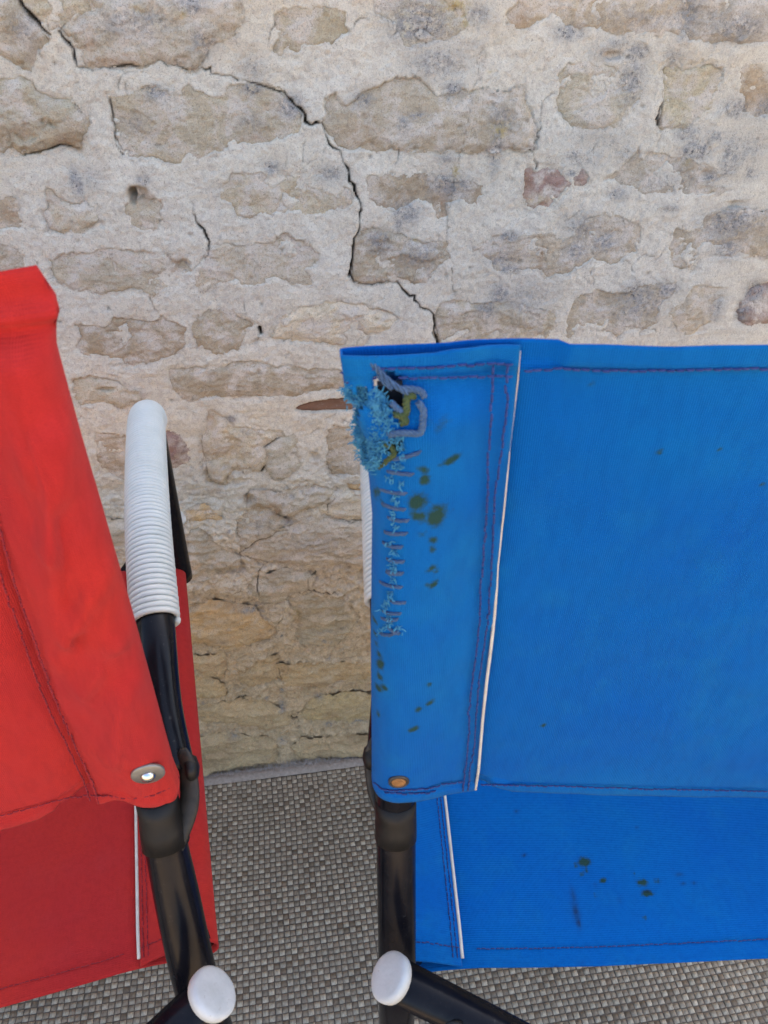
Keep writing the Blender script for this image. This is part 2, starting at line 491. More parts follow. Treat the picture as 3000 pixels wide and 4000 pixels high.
# (map, points, tint, proud in mm, edge groove 0..1)
STONES = [
    (z1, [(0, -20), (95, 0), (100, 35), (140, 75), (175, 110), (215, 150), (195, 185), (165, 225), (130, 300), (100, 300), (50, 260), (0, 240), (-60, 230), (-60, 0)], TAN, 3, .8),
    (z1, [(262, 130), (300, 100), (380, 45), (400, -20), (1000, -20), (1045, 70), (1000, 130), (900, 180), (870, 240), (850, 290), (800, 295), (690, 255), (610, 285), (520, 285), (430, 300), (350, 290), (330, 250), (310, 195), (285, 150)], GREY, 4, .8),
    (z1, [(110, -20), (370, -20), (380, 40), (300, 80), (262, 100), (230, 130), (180, 90), (130, 40)], PALE, 2, .3),
    (z1, [(1190, 70), (1220, 50), (1300, 40), (1400, 50), (1490, 60), (1495, 130), (1440, 190), (1370, 170), (1310, 190), (1280, 235), (1220, 235), (1185, 215), (1215, 140), (1190, 110)], TAN, 0, .3),
    (z2, [(-40, -20), (250, -20), (330, 60), (350, 110), (290, 160), (180, 190), (90, 210), (60, 100), (-30, 60)], GREY, 1, .3),
    (z1, [(-60, 370), (0, 360), (60, 340), (130, 345), (160, 390), (230, 430), (290, 430), (330, 480), (375, 510), (360, 580), (340, 640), (250, 630), (200, 650), (100, 672), (50, 655), (-60, 640)], TAN, 5, .7),
    (z1, [(475, 430), (560, 425), (640, 380), (700, 400), (790, 420), (810, 365), (850, 400), (920, 440), (1000, 380), (1060, 370), (1150, 385), (1210, 400), (1270, 450), (1300, 500), (1290, 570), (1170, 610), (1070, 615), (1000, 600), (980, 640), (930, 655), (860, 680), (810, 650), (790, 705), (690, 690), (600, 680), (540, 670), (500, 600), (480, 520)], TAN, 0, .4),
    (z2, [(-255, 430), (-210, 420), (-160, 460), (-120, 425), (-80, 400), (0, 365), (60, 340), (160, 350), (235, 425), (380, 385), (480, 410), (590, 400), (610, 470), (640, 560), (640, 625), (500, 640), (300, 640), (150, 645), (0, 648), (-190, 645), (-260, 560), (-250, 490)], TAN, 2, .5),
    (z1, [(200, 790), (230, 830), (300, 880), (390, 865), (440, 900), (460, 935), (400, 970), (350, 990), (270, 995), (210, 990), (195, 930), (205, 850)], PALE, 2, .7),
    (z1, [(545, 890), (570, 870), (620, 860), (680, 860), (700, 890), (690, 940), (660, 985), (620, 997), (580, 975), (570, 935), (545, 920)], PALE, 1, .7),
    (z1, [(-60, 880), (0, 870), (60, 865), (75, 920), (80, 980), (0, 985), (-60, 985)], BRN, 0, .5),
    (z1, [(975, 790), (1010, 765), (1090, 755), (1200, 755), (1330, 775), (1440, 775), (1500, 800), (1520, 870), (1500, 900), (1420, 905), (1360, 925), (1300, 910), (1200, 915), (1120, 920), (1060, 940), (1030, 930), (1000, 880), (970, 850)], TAN, 0, .35),
    (z2, [(-60, 770), (0, 760), (60, 780), (150, 760), (240, 790), (300, 800), (360, 780), (420, 810), (430, 840), (380, 875), (340, 860), (270, 880), (270, 930), (240, 930), (200, 880), (150, 860), (90, 890), (0, 895), (-55, 870)], BRN, 0, .35),
    (z1, [(215, 1130), (280, 1100), (400, 1095), (500, 1075), (560, 1090), (640, 1085), (700, 1090), (780, 1140), (820, 1170), (780, 1200), (740, 1215), (700, 1250), (670, 1270), (600, 1240), (540, 1250), (440, 1270), (330, 1245), (250, 1220), (225, 1180)], PALE, 1, .5),
    (z1, [(930, 1070), (1000, 1060), (1090, 1070), (1170, 1050), (1230, 1020), (1310, 1050), (1375, 1100), (1350, 1150), (1310, 1160), (1340, 1220), (1290, 1225), (1200, 1190), (1100, 1230), (1000, 1215), (930, 1210), (880, 1250), (865, 1240), (860, 1200), (900, 1110)], PALE, 0, .35),
    (z2, [(-125, 1040), (-100, 1000), (-55, 985), (0, 1005), (80, 1020), (120, 1040), (180, 1060), (260, 1050), (270, 1110), (230, 1150), (180, 1210), (130, 1225), (60, 1215), (0, 1215), (-50, 1230), (-110, 1225), (-140, 1205), (-140, 1170), (-130, 1100)], TAN, 3, .8),
    (z1, [(-60, 1060), (0, 1060), (60, 1080), (100, 1110), (90, 1150), (0, 1170), (-60, 1160)], PALE, 0, .3),
    (z3, [(490, 455), (560, 455), (640, 470), (700, 450), (740, 420), (860, 410), (1000, 430), (1050, 390), (1110, 430), (1190, 470), (1195, 560), (1160, 620), (1090, 640), (1040, 660), (940, 690), (860, 690), (760, 700), (700, 690), (680, 660), (640, 640), (560, 640), (500, 600), (530, 540)], BRN, 1, .6),
    (zd, [(420, 705), (445, 670), (480, 665), (505, 680), (550, 700), (565, 715), (560, 735), (520, 750), (480, 760), (450, 770), (430, 765), (425, 735)], TAN, 1, .7),
    (zd, [(590, 725), (605, 690), (640, 670), (680, 660), (720, 655), (760, 660), (800, 665), (850, 680), (860, 690), (830, 710), (800, 720), (790, 740), (740, 745), (690, 740), (640, 735)], PALE, 2, .7),
    (z2, [(225, 1350), (250, 1310), (330, 1305), (400, 1320), (470, 1310), (560, 1310), (640, 1340), (720, 1360), (730, 1400), (690, 1440), (620, 1470), (560, 1500), (230, 1510), (220, 1430)], TAN, 2, .7),
    (zd, [(365, 800), (395, 795), (450, 790), (520, 780), (600, 790), (680, 800), (735, 800), (760, 820), (760, 835), (700, 840), (650, 850), (560, 855), (480, 855), (420, 865), (395, 860), (370, 830)], TAN, 2, .7),
    (z2, [(530, 60), (560, 40), (600, -20), (1270, -20), (1300, 60), (1270, 140), (1130, 130), (1000, 130), (900, 110), (830, 120), (780, 80), (720, 60), (640, 110), (580, 130)], TAN, 1, .35),
    (z2, [(1310, -20), (1720, -20), (1720, 170), (1500, 180), (1320, 170), (1290, 120)], GREY, 2, .4),
    (z2, [(760, 330), (800, 290), (900, 290), (1000, 300), (1090, 330), (1110, 370), (1080, 440), (990, 540), (900, 550), (800, 530), (755, 480)], GREY, 1, .4),
    (z2, [(1210, 300), (1240, 270), (1300, 310), (1350, 290), (1420, 280), (1460, 300), (1440, 370), (1400, 430), (1400, 470), (1340, 500), (1290, 540), (1200, 550), (1190, 520), (1210, 450)], TAN, 0, .7),
    (z2, [(1540, 310), (1580, 290), (1640, 310), (1720, 330), (1720, 510), (1600, 500), (1570, 470), (1550, 400)], BRN, 0, .4),
    (z2, [(610, 740), (680, 735), (740, 740), (800, 790), (780, 810), (740, 860), (720, 885), (620, 890), (605, 840), (610, 780)], PINK, 0, .6),
    (z2, [(820, 770), (850, 740), (875, 770), (860, 800), (825, 795)], PINK, 0, .4),
    (z2, [(960, 770), (1020, 740), (1100, 650), (1200, 680), (1300, 690), (1420, 730), (1440, 770), (1400, 800), (1460, 830), (1330, 840), (1200, 830), (1100, 810), (1020, 790)], PALE, 0, .4),
    (z2, [(395, 1070), (440, 1035), (500, 1020), (560, 1040), (640, 1020), (730, 1020), (770, 1060), (830, 1010), (880, 950), (950, 930), (1040, 950), (1100, 970), (1110, 1040), (1080, 1110), (980, 1135), (900, 1110), (840, 1150), (790, 1170), (710, 1195), (680, 1160), (580, 1165), (480, 1160), (440, 1110)], TAN, 0, .5),
    (z2, [(1250, 1050), (1270, 1000), (1310, 1010), (1380, 990), (1400, 940), (1500, 910), (1600, 920), (1720, 930), (1720, 1100), (1560, 1115), (1470, 1100), (1400, 1090), (1360, 1120), (1330, 1165), (1260, 1150), (1240, 1110)], TAN, 0, .5),
    (z2, [(800, 1340), (850, 1280), (930, 1260), (1010, 1275), (1070, 1265), (1110, 1240), (1250, 1235), (1240, 1270), (1180, 1330), (1170, 1390), (1130, 1420), (1040, 1410), (1010, 1450), (950, 1430), (880, 1400), (840, 1420), (790, 1450)], TAN, 0, .4),
    (z2, [(1245, 1350), (1300, 1310), (1330, 1240), (1380, 1230), (1450, 1250), (1465, 1280), (1430, 1320), (1425, 1380), (1390, 1420), (1330, 1440), (1280, 1420), (1260, 1380)], TAN, 1, .6),
    (z2, [(1540, 1350), (1570, 1290), (1610, 1240), (1720, 1220), (1720, 1385), (1590, 1395), (1550, 1385)], PINK, 2, .7),
    (z5, [(235, 440), (290, 440), (340, 480), (450, 570), (560, 580), (700, 600), (820, 590), (850, 630), (800, 650), (720, 690), (680, 720), (700, 800), (690, 870), (650, 920), (560, 925), (480, 930), (430, 920), (400, 970), (370, 1015), (310, 1020), (260, 1000), (225, 930), (205, 830), (185, 740), (190, 640), (240, 560)], TAN, 4, .8),
    (z5, [(690, 710), (760, 690), (850, 650), (930, 640), (960, 690), (940, 780), (960, 870), (900, 930), (830, 970), (780, 960), (720, 900), (700, 830)], GREY, 4, .7),
    (z5, [(1205, 580), (1280, 560), (1440, 570), (1560, 580), (1560, 935), (1440, 935), (1320, 940), (1240, 920), (1210, 860), (1200, 780), (1210, 660)], TAN, 2, .8),
    (zd, [(362, 930), (390, 945), (403, 975), (400, 1000), (380, 1010), (350, 1005), (340, 960)], PINK, 2, .7),
    (z5, [(545, 1105), (600, 1090), (700, 1090), (830, 1100), (950, 1050), (1050, 1020), (1180, 1040), (1270, 1060), (1260, 1110), (1200, 1170), (1130, 1195), (1000, 1240), (900, 1270), (830, 1275), (760, 1230), (660, 1200), (580, 1190)], TAN, 5, .8),
    (z5, [(470, 1330), (560, 1250), (640, 1220), (740, 1260), (800, 1300), (870, 1330), (800, 1400), (700, 1450), (640, 1460), (560, 1530), (500, 1560), (470, 1440)], PALE, 3, .6),
    (z5, [(490, 1600), (510, 1570), (640, 1470), (720, 1450), (800, 1400), (900, 1390), (1000, 1300), (1130, 1290), (1300, 1320), (1440, 1320), (1560, 1330), (1560, 1659), (1300, 1640), (1000, 1660), (680, 1650), (600, 1630)], GREY, 3, .8),
    (z5, [(80, 1410), (150, 1390), (230, 1430), (330, 1540), (420, 1600), (480, 1620), (480, 1680), (380, 1720), (250, 1760), (90, 1800), (40, 1750), (40, 1560)], GREY, 2, .5),
    (z5, [(60, 1250), (200, 1210), (290, 1260), (320, 1310), (200, 1330), (60, 1320)], OCH, 0, .5),
    (z5, [(1140, 1200), (1200, 1180), (1250, 1100), (1330, 1060), (1440, 1100), (1540, 1130), (1540, 1310), (1400, 1320), (1300, 1300), (1200, 1270), (1150, 1240)], PALE, 3, .7),
    (z5, [(1385, 1020), (1460, 1020), (1460, 1080), (1380, 1050)], OCH, 1, .5),
    (z3, [(630, 1160), (700, 1140), (800, 1180), (830, 1170), (900, 1200), (900, 1480), (830, 1480), (790, 1440), (690, 1390), (650, 1320), (630, 1230)], TAN, 1, .6),
    (z3, [(480, 800), (620, 790), (760, 800), (830, 880), (905, 890), (890, 940), (780, 960), (680, 940), (600, 950), (520, 970), (480, 880)], PALE, 2, .9),
    (z6, [(50, 380), (200, 345), (330, 330), (400, 345), (480, 360), (600, 370), (640, 440), (720, 490), (770, 540), (750, 590), (680, 630), (560, 670), (400, 690), (260, 685), (150, 665), (50, 650)], OCH, 4, .7),
    (z6, [(870, 290), (920, 250), (1050, 240), (1200, 260), (1320, 270), (1400, 330), (1430, 420), (1420, 480), (1350, 580), (1280, 660), (1200, 650), (1050, 640), (950, 620), (960, 540), (970, 460), (930, 390)], TAN, 2, .6),
    (z6, [(800, 820), (900, 830), (1100, 810), (1300, 810), (1640, 800), (1640, 930), (1380, 950), (1250, 960), (1150, 1000), (1000, 990), (880, 970), (840, 940)], OCH, 1, .6),
    (z6, [(480, 890), (560, 860), (620, 790), (700, 765), (780, 765), (800, 860), (780, 940), (700, 970), (580, 990), (500, 960)], OCH, 2, .5),
    (z6, [(470, 1130), (560, 1110), (680, 1110), (760, 1150), (850, 1200), (900, 1230), (870, 1300), (740, 1330), (560, 1330), (400, 1310), (200, 1290), (130, 1200), (300, 1150)], OCH, 4, .6),
    (z6, [(980, 1190), (1080, 1110), (1200, 1080), (1400, 1060), (1640, 1070), (1640, 1240), (1400, 1270), (1250, 1260), (1100, 1270), (1000, 1240)], OCH, 4, .6),
    (z6, [(120, 1430), (300, 1400), (500, 1390), (700, 1410), (800, 1450), (780, 1540), (760, 1590), (600, 1600), (470, 1630), (120, 1700)], OCH, 6, .6),
    (z6, [(900, 1470), (1000, 1420), (1200, 1400), (1400, 1380), (1640, 1400), (1640, 1500), (1300, 1540), (1080, 1560), (950, 1550)], OCH, 5, .6),
    (z6, [(60, 760), (200, 770), (350, 750), (380, 850), (360, 950), (200, 900), (60, 850)], OCH, 3, .7),
    (z6, [(560, 160), (640, 130), (720, 90), (850, 40), (1000, 50), (1100, 110), (1050, 180), (900, 220), (860, 280), (760, 310), (660, 290), (600, 250)], GREY, 3, .5),
    (z6, [(-40, 960), (200, 940), (350, 980), (360, 1080), (250, 1110), (-40, 1120)], OCH, 3, .6),
]
TILES = [
    (z5, [(940, 425), (975, 395), (1060, 365), (1150, 345), (1300, 335), (1480, 318), (1640, 310), (1640, 385), (1500, 405), (1380, 428), (1250, 432), (1110, 440), (1000, 436)]),
    (z2, [(30, 1508), (80, 1495), (140, 1490), (160, 1500), (175, 1490), (190, 1530), (150, 1545), (30, 1540)]),
]
CRACKS = [
    (z1, [(350, 293), (395, 303), (430, 300)], [3, 2.5, 3]),
    (z1, [(610, 292), (650, 276), (690, 258)], [2.5, 2, 2.5]),
    (z1, [(820, 305), (868, 292), (910, 295)], [2.5, 3, 4]),
    (z1, [(80, -20), (95, 20), (130, 60), (165, 95), (215, 150)], [6, 8, 15, 10, 6]),
    (z1, [(258, 135), (300, 190), (320, 250), (350, 295)], [5, 6, 6, 3]),
    (z1, [(430, 300), (520, 285), (560, 280), (610, 292)], [2, 7, 7, 2]),
    (z1, [(690, 258), (720, 285), (750, 283), (800, 300), (820, 305)], [2, 4, 3, 5, 2]),
    (z1, [(910, 295), (950, 325), (1000, 330), (1060, 350), (1130, 370), (1210, 395), (1260, 435), (1300, 470), (1320, 525), (1390, 535), (1410, 590), (1440, 640), (1470, 650), (1490, 710), (1505, 730), (1530, 800), (1550, 860), (1560, 910), (1555, 960), (1550, 1000), (1530, 1030), (1525, 1100), (1515, 1160), (1510, 1190), (1530, 1220)],
     [4, 5, 3, 3, 5, 6, 7, 8, 10, 4, 6, 6, 5, 5, 8, 8, 8, 5, 4, 4, 6, 7, 11, 12, 4]),
    (z2, [(-129, 1220), (-50, 1232), (20, 1215), (70, 1235), (100, 1270), (150, 1310), (215, 1360), (220, 1420), (235, 1490), (250, 1530)], [3, 4, 3, 5, 6, 5, 6, 11, 12, 10]),
    (z1, [(820, 870), (840, 930), (850, 965), (880, 990), (890, 1020), (905, 1045), (900, 1100), (860, 1140), (830, 1165)], [1.5, 3, 7, 6, 6, 4, 3, 3, 2]),
    (z2, [(750, 400), (700, 425), (680, 480), (675, 560), (640, 625), (645, 690), (655, 730)], [1.5, 1.5, 1.5, 2, 3, 4, 4]),
    (z2, [(1212, 300), (1210, 440), (1192, 490), (1190, 540)], [2, 3, 8, 8]),
    (z2, [(1195, 560), (1185, 620)], [2, 1]),
    (z2, [(290, 1160), (295, 1220), (312, 1280)], [2, 2, 2]),
    (z2, [(65, 645), (60, 690), (48, 712)], [3, 2, 1]),
    (z2, [(890, 1130), (890, 1180), (910, 1240)], [2, 2, 1]),
    (z2, [(1090, 1130), (1130, 1100), (1170, 1110)], [1, 2, 1]),
    (z2, [(270, 1010), (275, 950), (420, 200), (440, 260)], [.5, .5, .5, 1]),
    (z1, [(475, 430), (485, 500), (495, 590), (530, 670)], [4, 4, 4, 3]),
    (z1, [(100, 672), (200, 650), (250, 630), (340, 640)], [5, 5, 6, 3]),
    (z1, [(1160, 180), (1170, 130), (1190, 110), (1190, 70)], [2, 2, 3, 3]),
    (z1, [(530, 310), (540, 360), (545, 400)], [1.5, 1.5, 1]),
    (z1, [(310, 420), (330, 470), (370, 500)], [1.5, 2, 1]),
    (z1, [(1325, 610), (1310, 660), (1308, 700)], [1, 2, 1]),
    (z1, [(645, 1280), (660, 1310), (690, 1350)], [3, 2, 1]),
    (z5, [(690, 725), (740, 695), (790, 660), (850, 640)], [8, 10, 8, 3]),
    (z5, [(700, 870), (680, 905), (668, 930)], [5, 16, 8]),
    (z5, [(545, 1110), (550, 1150), (555, 1200)], [5, 8, 4]),
    (z5, [(1270, 1070), (1250, 1130), (1200, 1185), (1200, 1220)], [3, 4, 6, 4]),
    (z5, [(1060, 620), (1120, 580), (1170, 580)], [2, 3, 2]),
    (z5, [(185, 640), (180, 700), (215, 870), (235, 960), (270, 1015), (370, 1015)], [6, 4, 4, 6, 6, 4]),
    (z5, [(490, 1600), (495, 1570), (570, 1530), (650, 1465), (740, 1440), (790, 1400), (900, 1380)], [6, 6, 6, 7, 5, 5, 2]),
    (z5, [(495, 1610), (580, 1625), (680, 1645), (740, 1665)], [5, 5, 5, 3]),
    (z5, [(1140, 1265), (1200, 1275), (1300, 1300), (1400, 1325), (1450, 1310)], [3, 3, 4, 5, 4]),
    (z5, [(470, 1340), (465, 1400), (480, 1450)], [3, 4, 2]),
    (z5, [(625, 1300), (630, 1370), (650, 1440)], [2, 2, 2]),
    (z6, [(680, 30), (640, 110), (630, 190), (650, 250)], [4, 7, 8, 4]),
    (z6, [(1112, 65), (1102, 95)], [8, 8]),
    (z6, [(860, 285), (920, 247), (1050, 215), (1200, 235), (1290, 245)], [4, 4, 5, 6, 4]),
    (z6, [(860, 285), (890, 320), (900, 370)], [4, 5, 3]),
    (z6, [(110, 670), (180, 660), (270, 688), (400, 692), (560, 672)], [4, 6, 5, 4, 3]),
    (z6, [(1420, 480), (1350, 580), (1280, 660)], [3, 4, 3]),
    (z6, [(910, 1246), (960, 1250)], [14, 10]),
    (z6, [(800, 830), (815, 900), (850, 970)], [4, 5, 3]),
    (z6, [(960, 1200), (1010, 1150), (1060, 1110)], [6, 4, 2]),
    (z6, [(1040, 120), (1045, 200)], [3, 3]),
    (z6, [(1300, 790), (1380, 770), (1440, 740)], [3, 4, 2]),
    (z6, [(500, 1110), (560, 1115)], [7, 4]),
    (z6, [(540, 610), (680, 560), (770, 540), (830, 450), (835, 380)], [2, 2, 3, 4, 2]),
    (z1, [(1122, 1415), (1128, 1438)], [13, 10]),
    (z6, [(430, 320), (520, 330), (640, 320), (740, 318)], [3, 3, 4, 2]),
    (z6, [(440, 235), (500, 215), (580, 210)], [4, 5, 3]),
]
# hollows: map, centre, radii, depth mm
HOLLOWS = [(z1, (600, 835), (45, 30), 9), (z1, (572, 850), (16, 40), 14), (z5, (575, 1130), (45, 40), 9), (z5, (850, 1300), (60, 40), 6), (z5, (470, 1010), (60, 30), 5),
           (z6, (500, 1090), (80, 30), 5), (z6, (1380, 1420), (150, 40), 6), (z2, (1390, 755), (30, 22), 4), (z2, (1520, 885), (30, 15), 6), (z3, (690, 860), (60, 12), 7),
           (z3, (1190, 60), (50, 40), 5), (z5, (1100, 800), (40, 35), 4), (z2, (990, 240), (40, 20), 4), (z6, (1120, 90), (50, 40), 4)]
# grey lichen: map, centre, radii, strength
LICH = [(z1, (1090, 380), (40, 30), 1), (z1, (1260, 460), (60, 50), .9), (z1, (680, 400), (60, 35), .7), (z1, (870, 180), (60, 60), .6), (z1, (820, 20), (60, 40), .9),
        (z1, (330, 790), (30, 60), .9), (z1, (390, 770), (60, 60), .35), (z1, (620, 780), (30, 22), 1), (z1, (1175, 720), (35, 30), .9), (z1, (1430, 750), (70, 40), .6), (z1, (1090, 300), (60, 60), .45),
        (z1, (560, 100), (200, 90), .45), (z1, (110, 130), (60, 80), .5), (z1, (1640, 1040), (50, 50), .7), (z1, (600, 540), (90, 50), .3), (z1, (1090, 530), (70, 50), .35), (z1, (1560, 430), (50, 40), .7),
        (z2, (150, 100), (140, 110), .8), (z2, (230, 270), (140, 80), .6), (z2, (300, 380), (40, 40), .8), (z2, (480, 640), (28, 120), .9), (z2, (500, 520), (60, 70), .6), (z2, (80, 540), (25, 40), .7), (z2, (140, 500), (40, 20), .7),
        (z2, (270, 680), (50, 40), .5), (z2, (290, 800), (90, 70), .7), (z2, (100, 920), (60, 45), .9), (z2, (60, 960), (20, 50), .8), (z2, (810, 670), (30, 25), .9), (z2, (800, 745), (25, 15), .9), (z2, (870, 690), (110, 60), .45),
        (z2, (1070, 350), (60, 120), .7), (z2, (1090, 230), (60, 50), .7), (z2, (980, 230), (100, 50), .5), (z2, (800, 140), (70, 40), .8), (z2, (1010, 190), (60, 40), .5), (z2, (1310, 60), (60, 130), .6), (z2, (1520, 120), (140, 70), .6), (z2, (1260, 240), (60, 35), .5),
        (z2, (1350, 650), (70, 50), .9), (z2, (1500, 680), (45, 110), .8), (z2, (1520, 470), (60, 40), .9), (z2, (1600, 640), (60, 90), .5), (z2, (1640, 470), (40, 60), .7), (z2, (1440, 590), (60, 30), .6), (z2, (1310, 580), (60, 40), .6),
        (z2, (1010, 840), (40, 30), .8), (z2, (1050, 660), (60, 50), .4), (z2, (1420, 770), (40, 30), .7), (z2, (1590, 750), (30, 30), .8), (z2, (1500, 960), (120, 70), .7), (z2, (1480, 1070), (60, 60), .6), (z2, (1240, 900), (40, 20), .6),
        (z2, (540, 1020), (40, 22), .9), (z2, (500, 1120), (70, 45), .5), (z2, (540, 1165), (40, 15), .9), (z2, (830, 1080), (50, 60), .6), (z2, (950, 1050), (60, 50), .6), (z2, (850, 970), (80, 60), .5), (z2, (150, 1100), (80, 60), .5), (z2, (500, 1270), (45, 50), .8), (z2, (440, 1330), (50, 40), .6),
        (z2, (600, 1280), (140, 80), .4), (z2, (1080, 1260), (40, 50), .9), (z2, (1220, 1250), (60, 40), .7), (z2, (1100, 1300), (120, 90), .5), (z2, (1440, 1330), (40, 60), .5), (z2, (1610, 1260), (45, 50), .9), (z2, (1560, 1350), (30, 50), .6),
        (z2, (400, 60), (60, 60), .6), (z2, (380, 190), (80, 20), .3), (z2, (1100, 80), (200, 60), .35), (z2, (930, 600), (200, 60), .3), (z2, (1250, 780), (140, 60), .35),
        (z5, (420, 500), (45, 30), .9), (z5, (520, 620), (60, 40), .3), (z5, (880, 1320), (50, 40), .5), (z5, (660, 1350), (90, 70), .3), (z5, (910, 1105), (16, 10), 1), (z5, (400, 1405), (16, 12), 1), (z5, (1100, 1480), (250, 100), .3),
        (z6, (580, 370), (90, 25), .7), (z6, (830, 590), (12, 10), 1), (z6, (830, 1030), (26, 20), .8), (z6, (710, 1085), (22, 20), .9), (z6, (200, 1160), (18, 14), 1), (z6, (830, 1150), (30, 50), .7), (z6, (450, 1390), (40, 30), .5),
        (z6, (1130, 1080), (25, 18), .8), (z6, (1210, 1310), (30, 20), .6), (z6, (840, 1420), (40, 20), .5), (z6, (1170, 620), (20, 14), .7), (z6, (1440, 1275), (60, 8), .8), (z6, (1220, 770), (30, 15), .5)]
YELL = [(z2, (300, 20), (60, 40), 1), (z2, (350, 90), (25, 40), .9), (z2, (490, 560), (40, 40), 1), (z2, (310, 740), (20, 30), 1), (z2, (140, 1040), (20, 12), .8), (z2, (1160, 45), (20, 12), .8), (z2, (1318, 700), (10, 16), 1), (z2, (455, 310), (14, 10), .7), (z2, (660, 860), (60, 30), .5),
        (z1, (590, 40), (25, 20), .8), (z1, (780, 60), (30, 25), .8), (z6, (950, 420), (30, 50), .8), (z6, (190, 1080), (30, 30), .8), (z6, (660, 1085), (16, 12), 1), (z6, (1480, 960), (40, 20), .8)]
RUST = [(z1, (610, 845), (70, 40), 1), (z1, (750, 1130), (60, 50), .8), (z1, (240, 860), (40, 60), .5), (z1, (60, 560), (120, 40), .6), (z1, (300, 600), (80, 60), .7), (z1, (390, 190), (30, 20), .8), (z1, (480, 260), (120, 25), .6), (z1, (1100, 600), (60, 15), .7),
        (z2, (250, 870), (30, 50), .8), (z2, (675, 1110), (12, 60), .9), (z2, (980, 240), (40, 20), .5), (z2, (1190, 520), (14, 40), 1), (z2, (590, 90), (50, 50), .7), (z2, (-100, 580), (90, 60), .5), (z2, (1600, 400), (60, 80), .4), (z2, (620, 780), (20, 60), .6),
        (z5, (270, 470), (50, 60), .7), (z5, (330, 740), (140, 60), .4), (z5, (280, 960), (80, 50), .5), (z5, (700, 1160), (140, 80), .7), (z5, (800, 1240), (60, 40), 1), (z5, (930, 1280), (60, 40), .8), (z5, (1100, 830), (40, 40), .6), (z5, (260, 1080), (60, 30), .6), (z5, (60, 960), (60, 40), .5), (z5, (850, 1620), (80, 30), .5),
        (z6, (700, 590), (90, 40), .7), (z6, (300, 640), (200, 40), .5), (z6, (960, 470), (30, 90), .6), (z6, (860, 850), (50, 40), .7), (z6, (1100, 980), (200, 30), .7), (z6, (1430, 1390), (150, 40), .8), (z6, (1230, 1220), (70, 30), .8), (z6, (500, 1340), (300, 30), .5), (z6, (300, 1500), (300, 80), .4), (z6, (1150, 1540), (250, 40), .5), (z6, (430, 360), (80, 30), .5)]

S0, S1, H0, H1 = -0.62, 0.50, 0.0, 0.97
FINE = 0.00125
s_ax = np.concatenate([np.linspace(-3.2, -1.2, 40), np.linspace(-1.17, S0 - .01, 60), np.arange(S0, S1, FINE), np.linspace(S1 + .006, 1.17, 70), np.linspace(1.2, 7.5, 60)])
h_ax = np.concatenate([np.linspace(-.05, -.004, 8), np.arange(H0, H1, FINE), np.linspace(H1 + .006, 1.6, 60), np.linspace(1.64, 3.0, 40)])
SS, HH = np.meshgrid(s_ax, h_ax)


def warp(s, h, seed):
    return fbm(s * 70, h * 70, 5, seed, .68) * .0044


def smear(s, h):
    n = fbm(s * 21, h * 24, 5, 333, .62)
    return sstep(.13, .42, n) * sstep(.36, .46, h + .05 * perlin(s * 8, h * 8, 44)) * .97


def wall_base(s, h):
    """broad unevenness shared by mortar and stones (metres proud)"""
    return fbm(s * 5, h * 5, 3, 3) * .008 + .007 * sstep(.16, .0, h) * (1 + 1.2 * perlin(s * 9, h * 3, 8))


base = wall_base(SS, HH)
lower = sstep(.62, .30, HH + .05 * perlin(SS * 6, HH * 6, 21))          # rougher, unpointed masonry near the ground
mort = base + fbm(SS * 34, HH * 34, 3, 5, .55) * .0026 + fbm(SS * 180, HH * 180, 3, 55, .7) * .0009 + np.abs(fbm(SS * 60, HH * 80, 4, 15, .65)) * -.008 * lower
mort += fbm(SS * 22, HH * 28, 5, 25, .62) * .012 * lower
gap_dark = np.zeros_like(SS)
ochre = np.clip(sstep(.50, .10, HH + .12 * fbm(SS * 7, HH * 7, 3, 31)) * 1.0, 0, 1)  # ochre of the lower masonry, with warm bounced light painted into it


def paint(lst):
    a = np.zeros_like(SS)
    for mp, c, r, k in lst:
        a = np.maximum(a, blob(SS, HH, mp, c, r) * k)
    return a


def blob(S, H, mp, c, r):
    pc = wall_px(*mp([c])[0]); pr = wall_px(*mp([(c[0] + r[0], c[1])])[0]); pt = wall_px(*mp([(c[0], c[1] - r[1])])[0])
    rx = abs(pr[0] - pc[0]) + 1e-4; ry = abs(pt[1] - pc[1]) + 1e-4
    return np.exp(-1.1 * (((S - pc[0]) / rx) ** 2 + ((H - pc[1]) / ry) ** 2))


def blob_sum(S, H, lst):
    a = np.zeros_like(S)
    smin, smax, hmin, hmax = S.min(), S.max(), H.min(), H.max()
    for mp, c, r, k in lst:
        pc = wall_px(*mp([c])[0])
        if not (smin - .1 < pc[0] < smax + .1 and hmin - .1 < pc[1] < hmax + .1):
            continue
        a = np.maximum(a, blob(S, H, mp, c, r) * k)
    return a


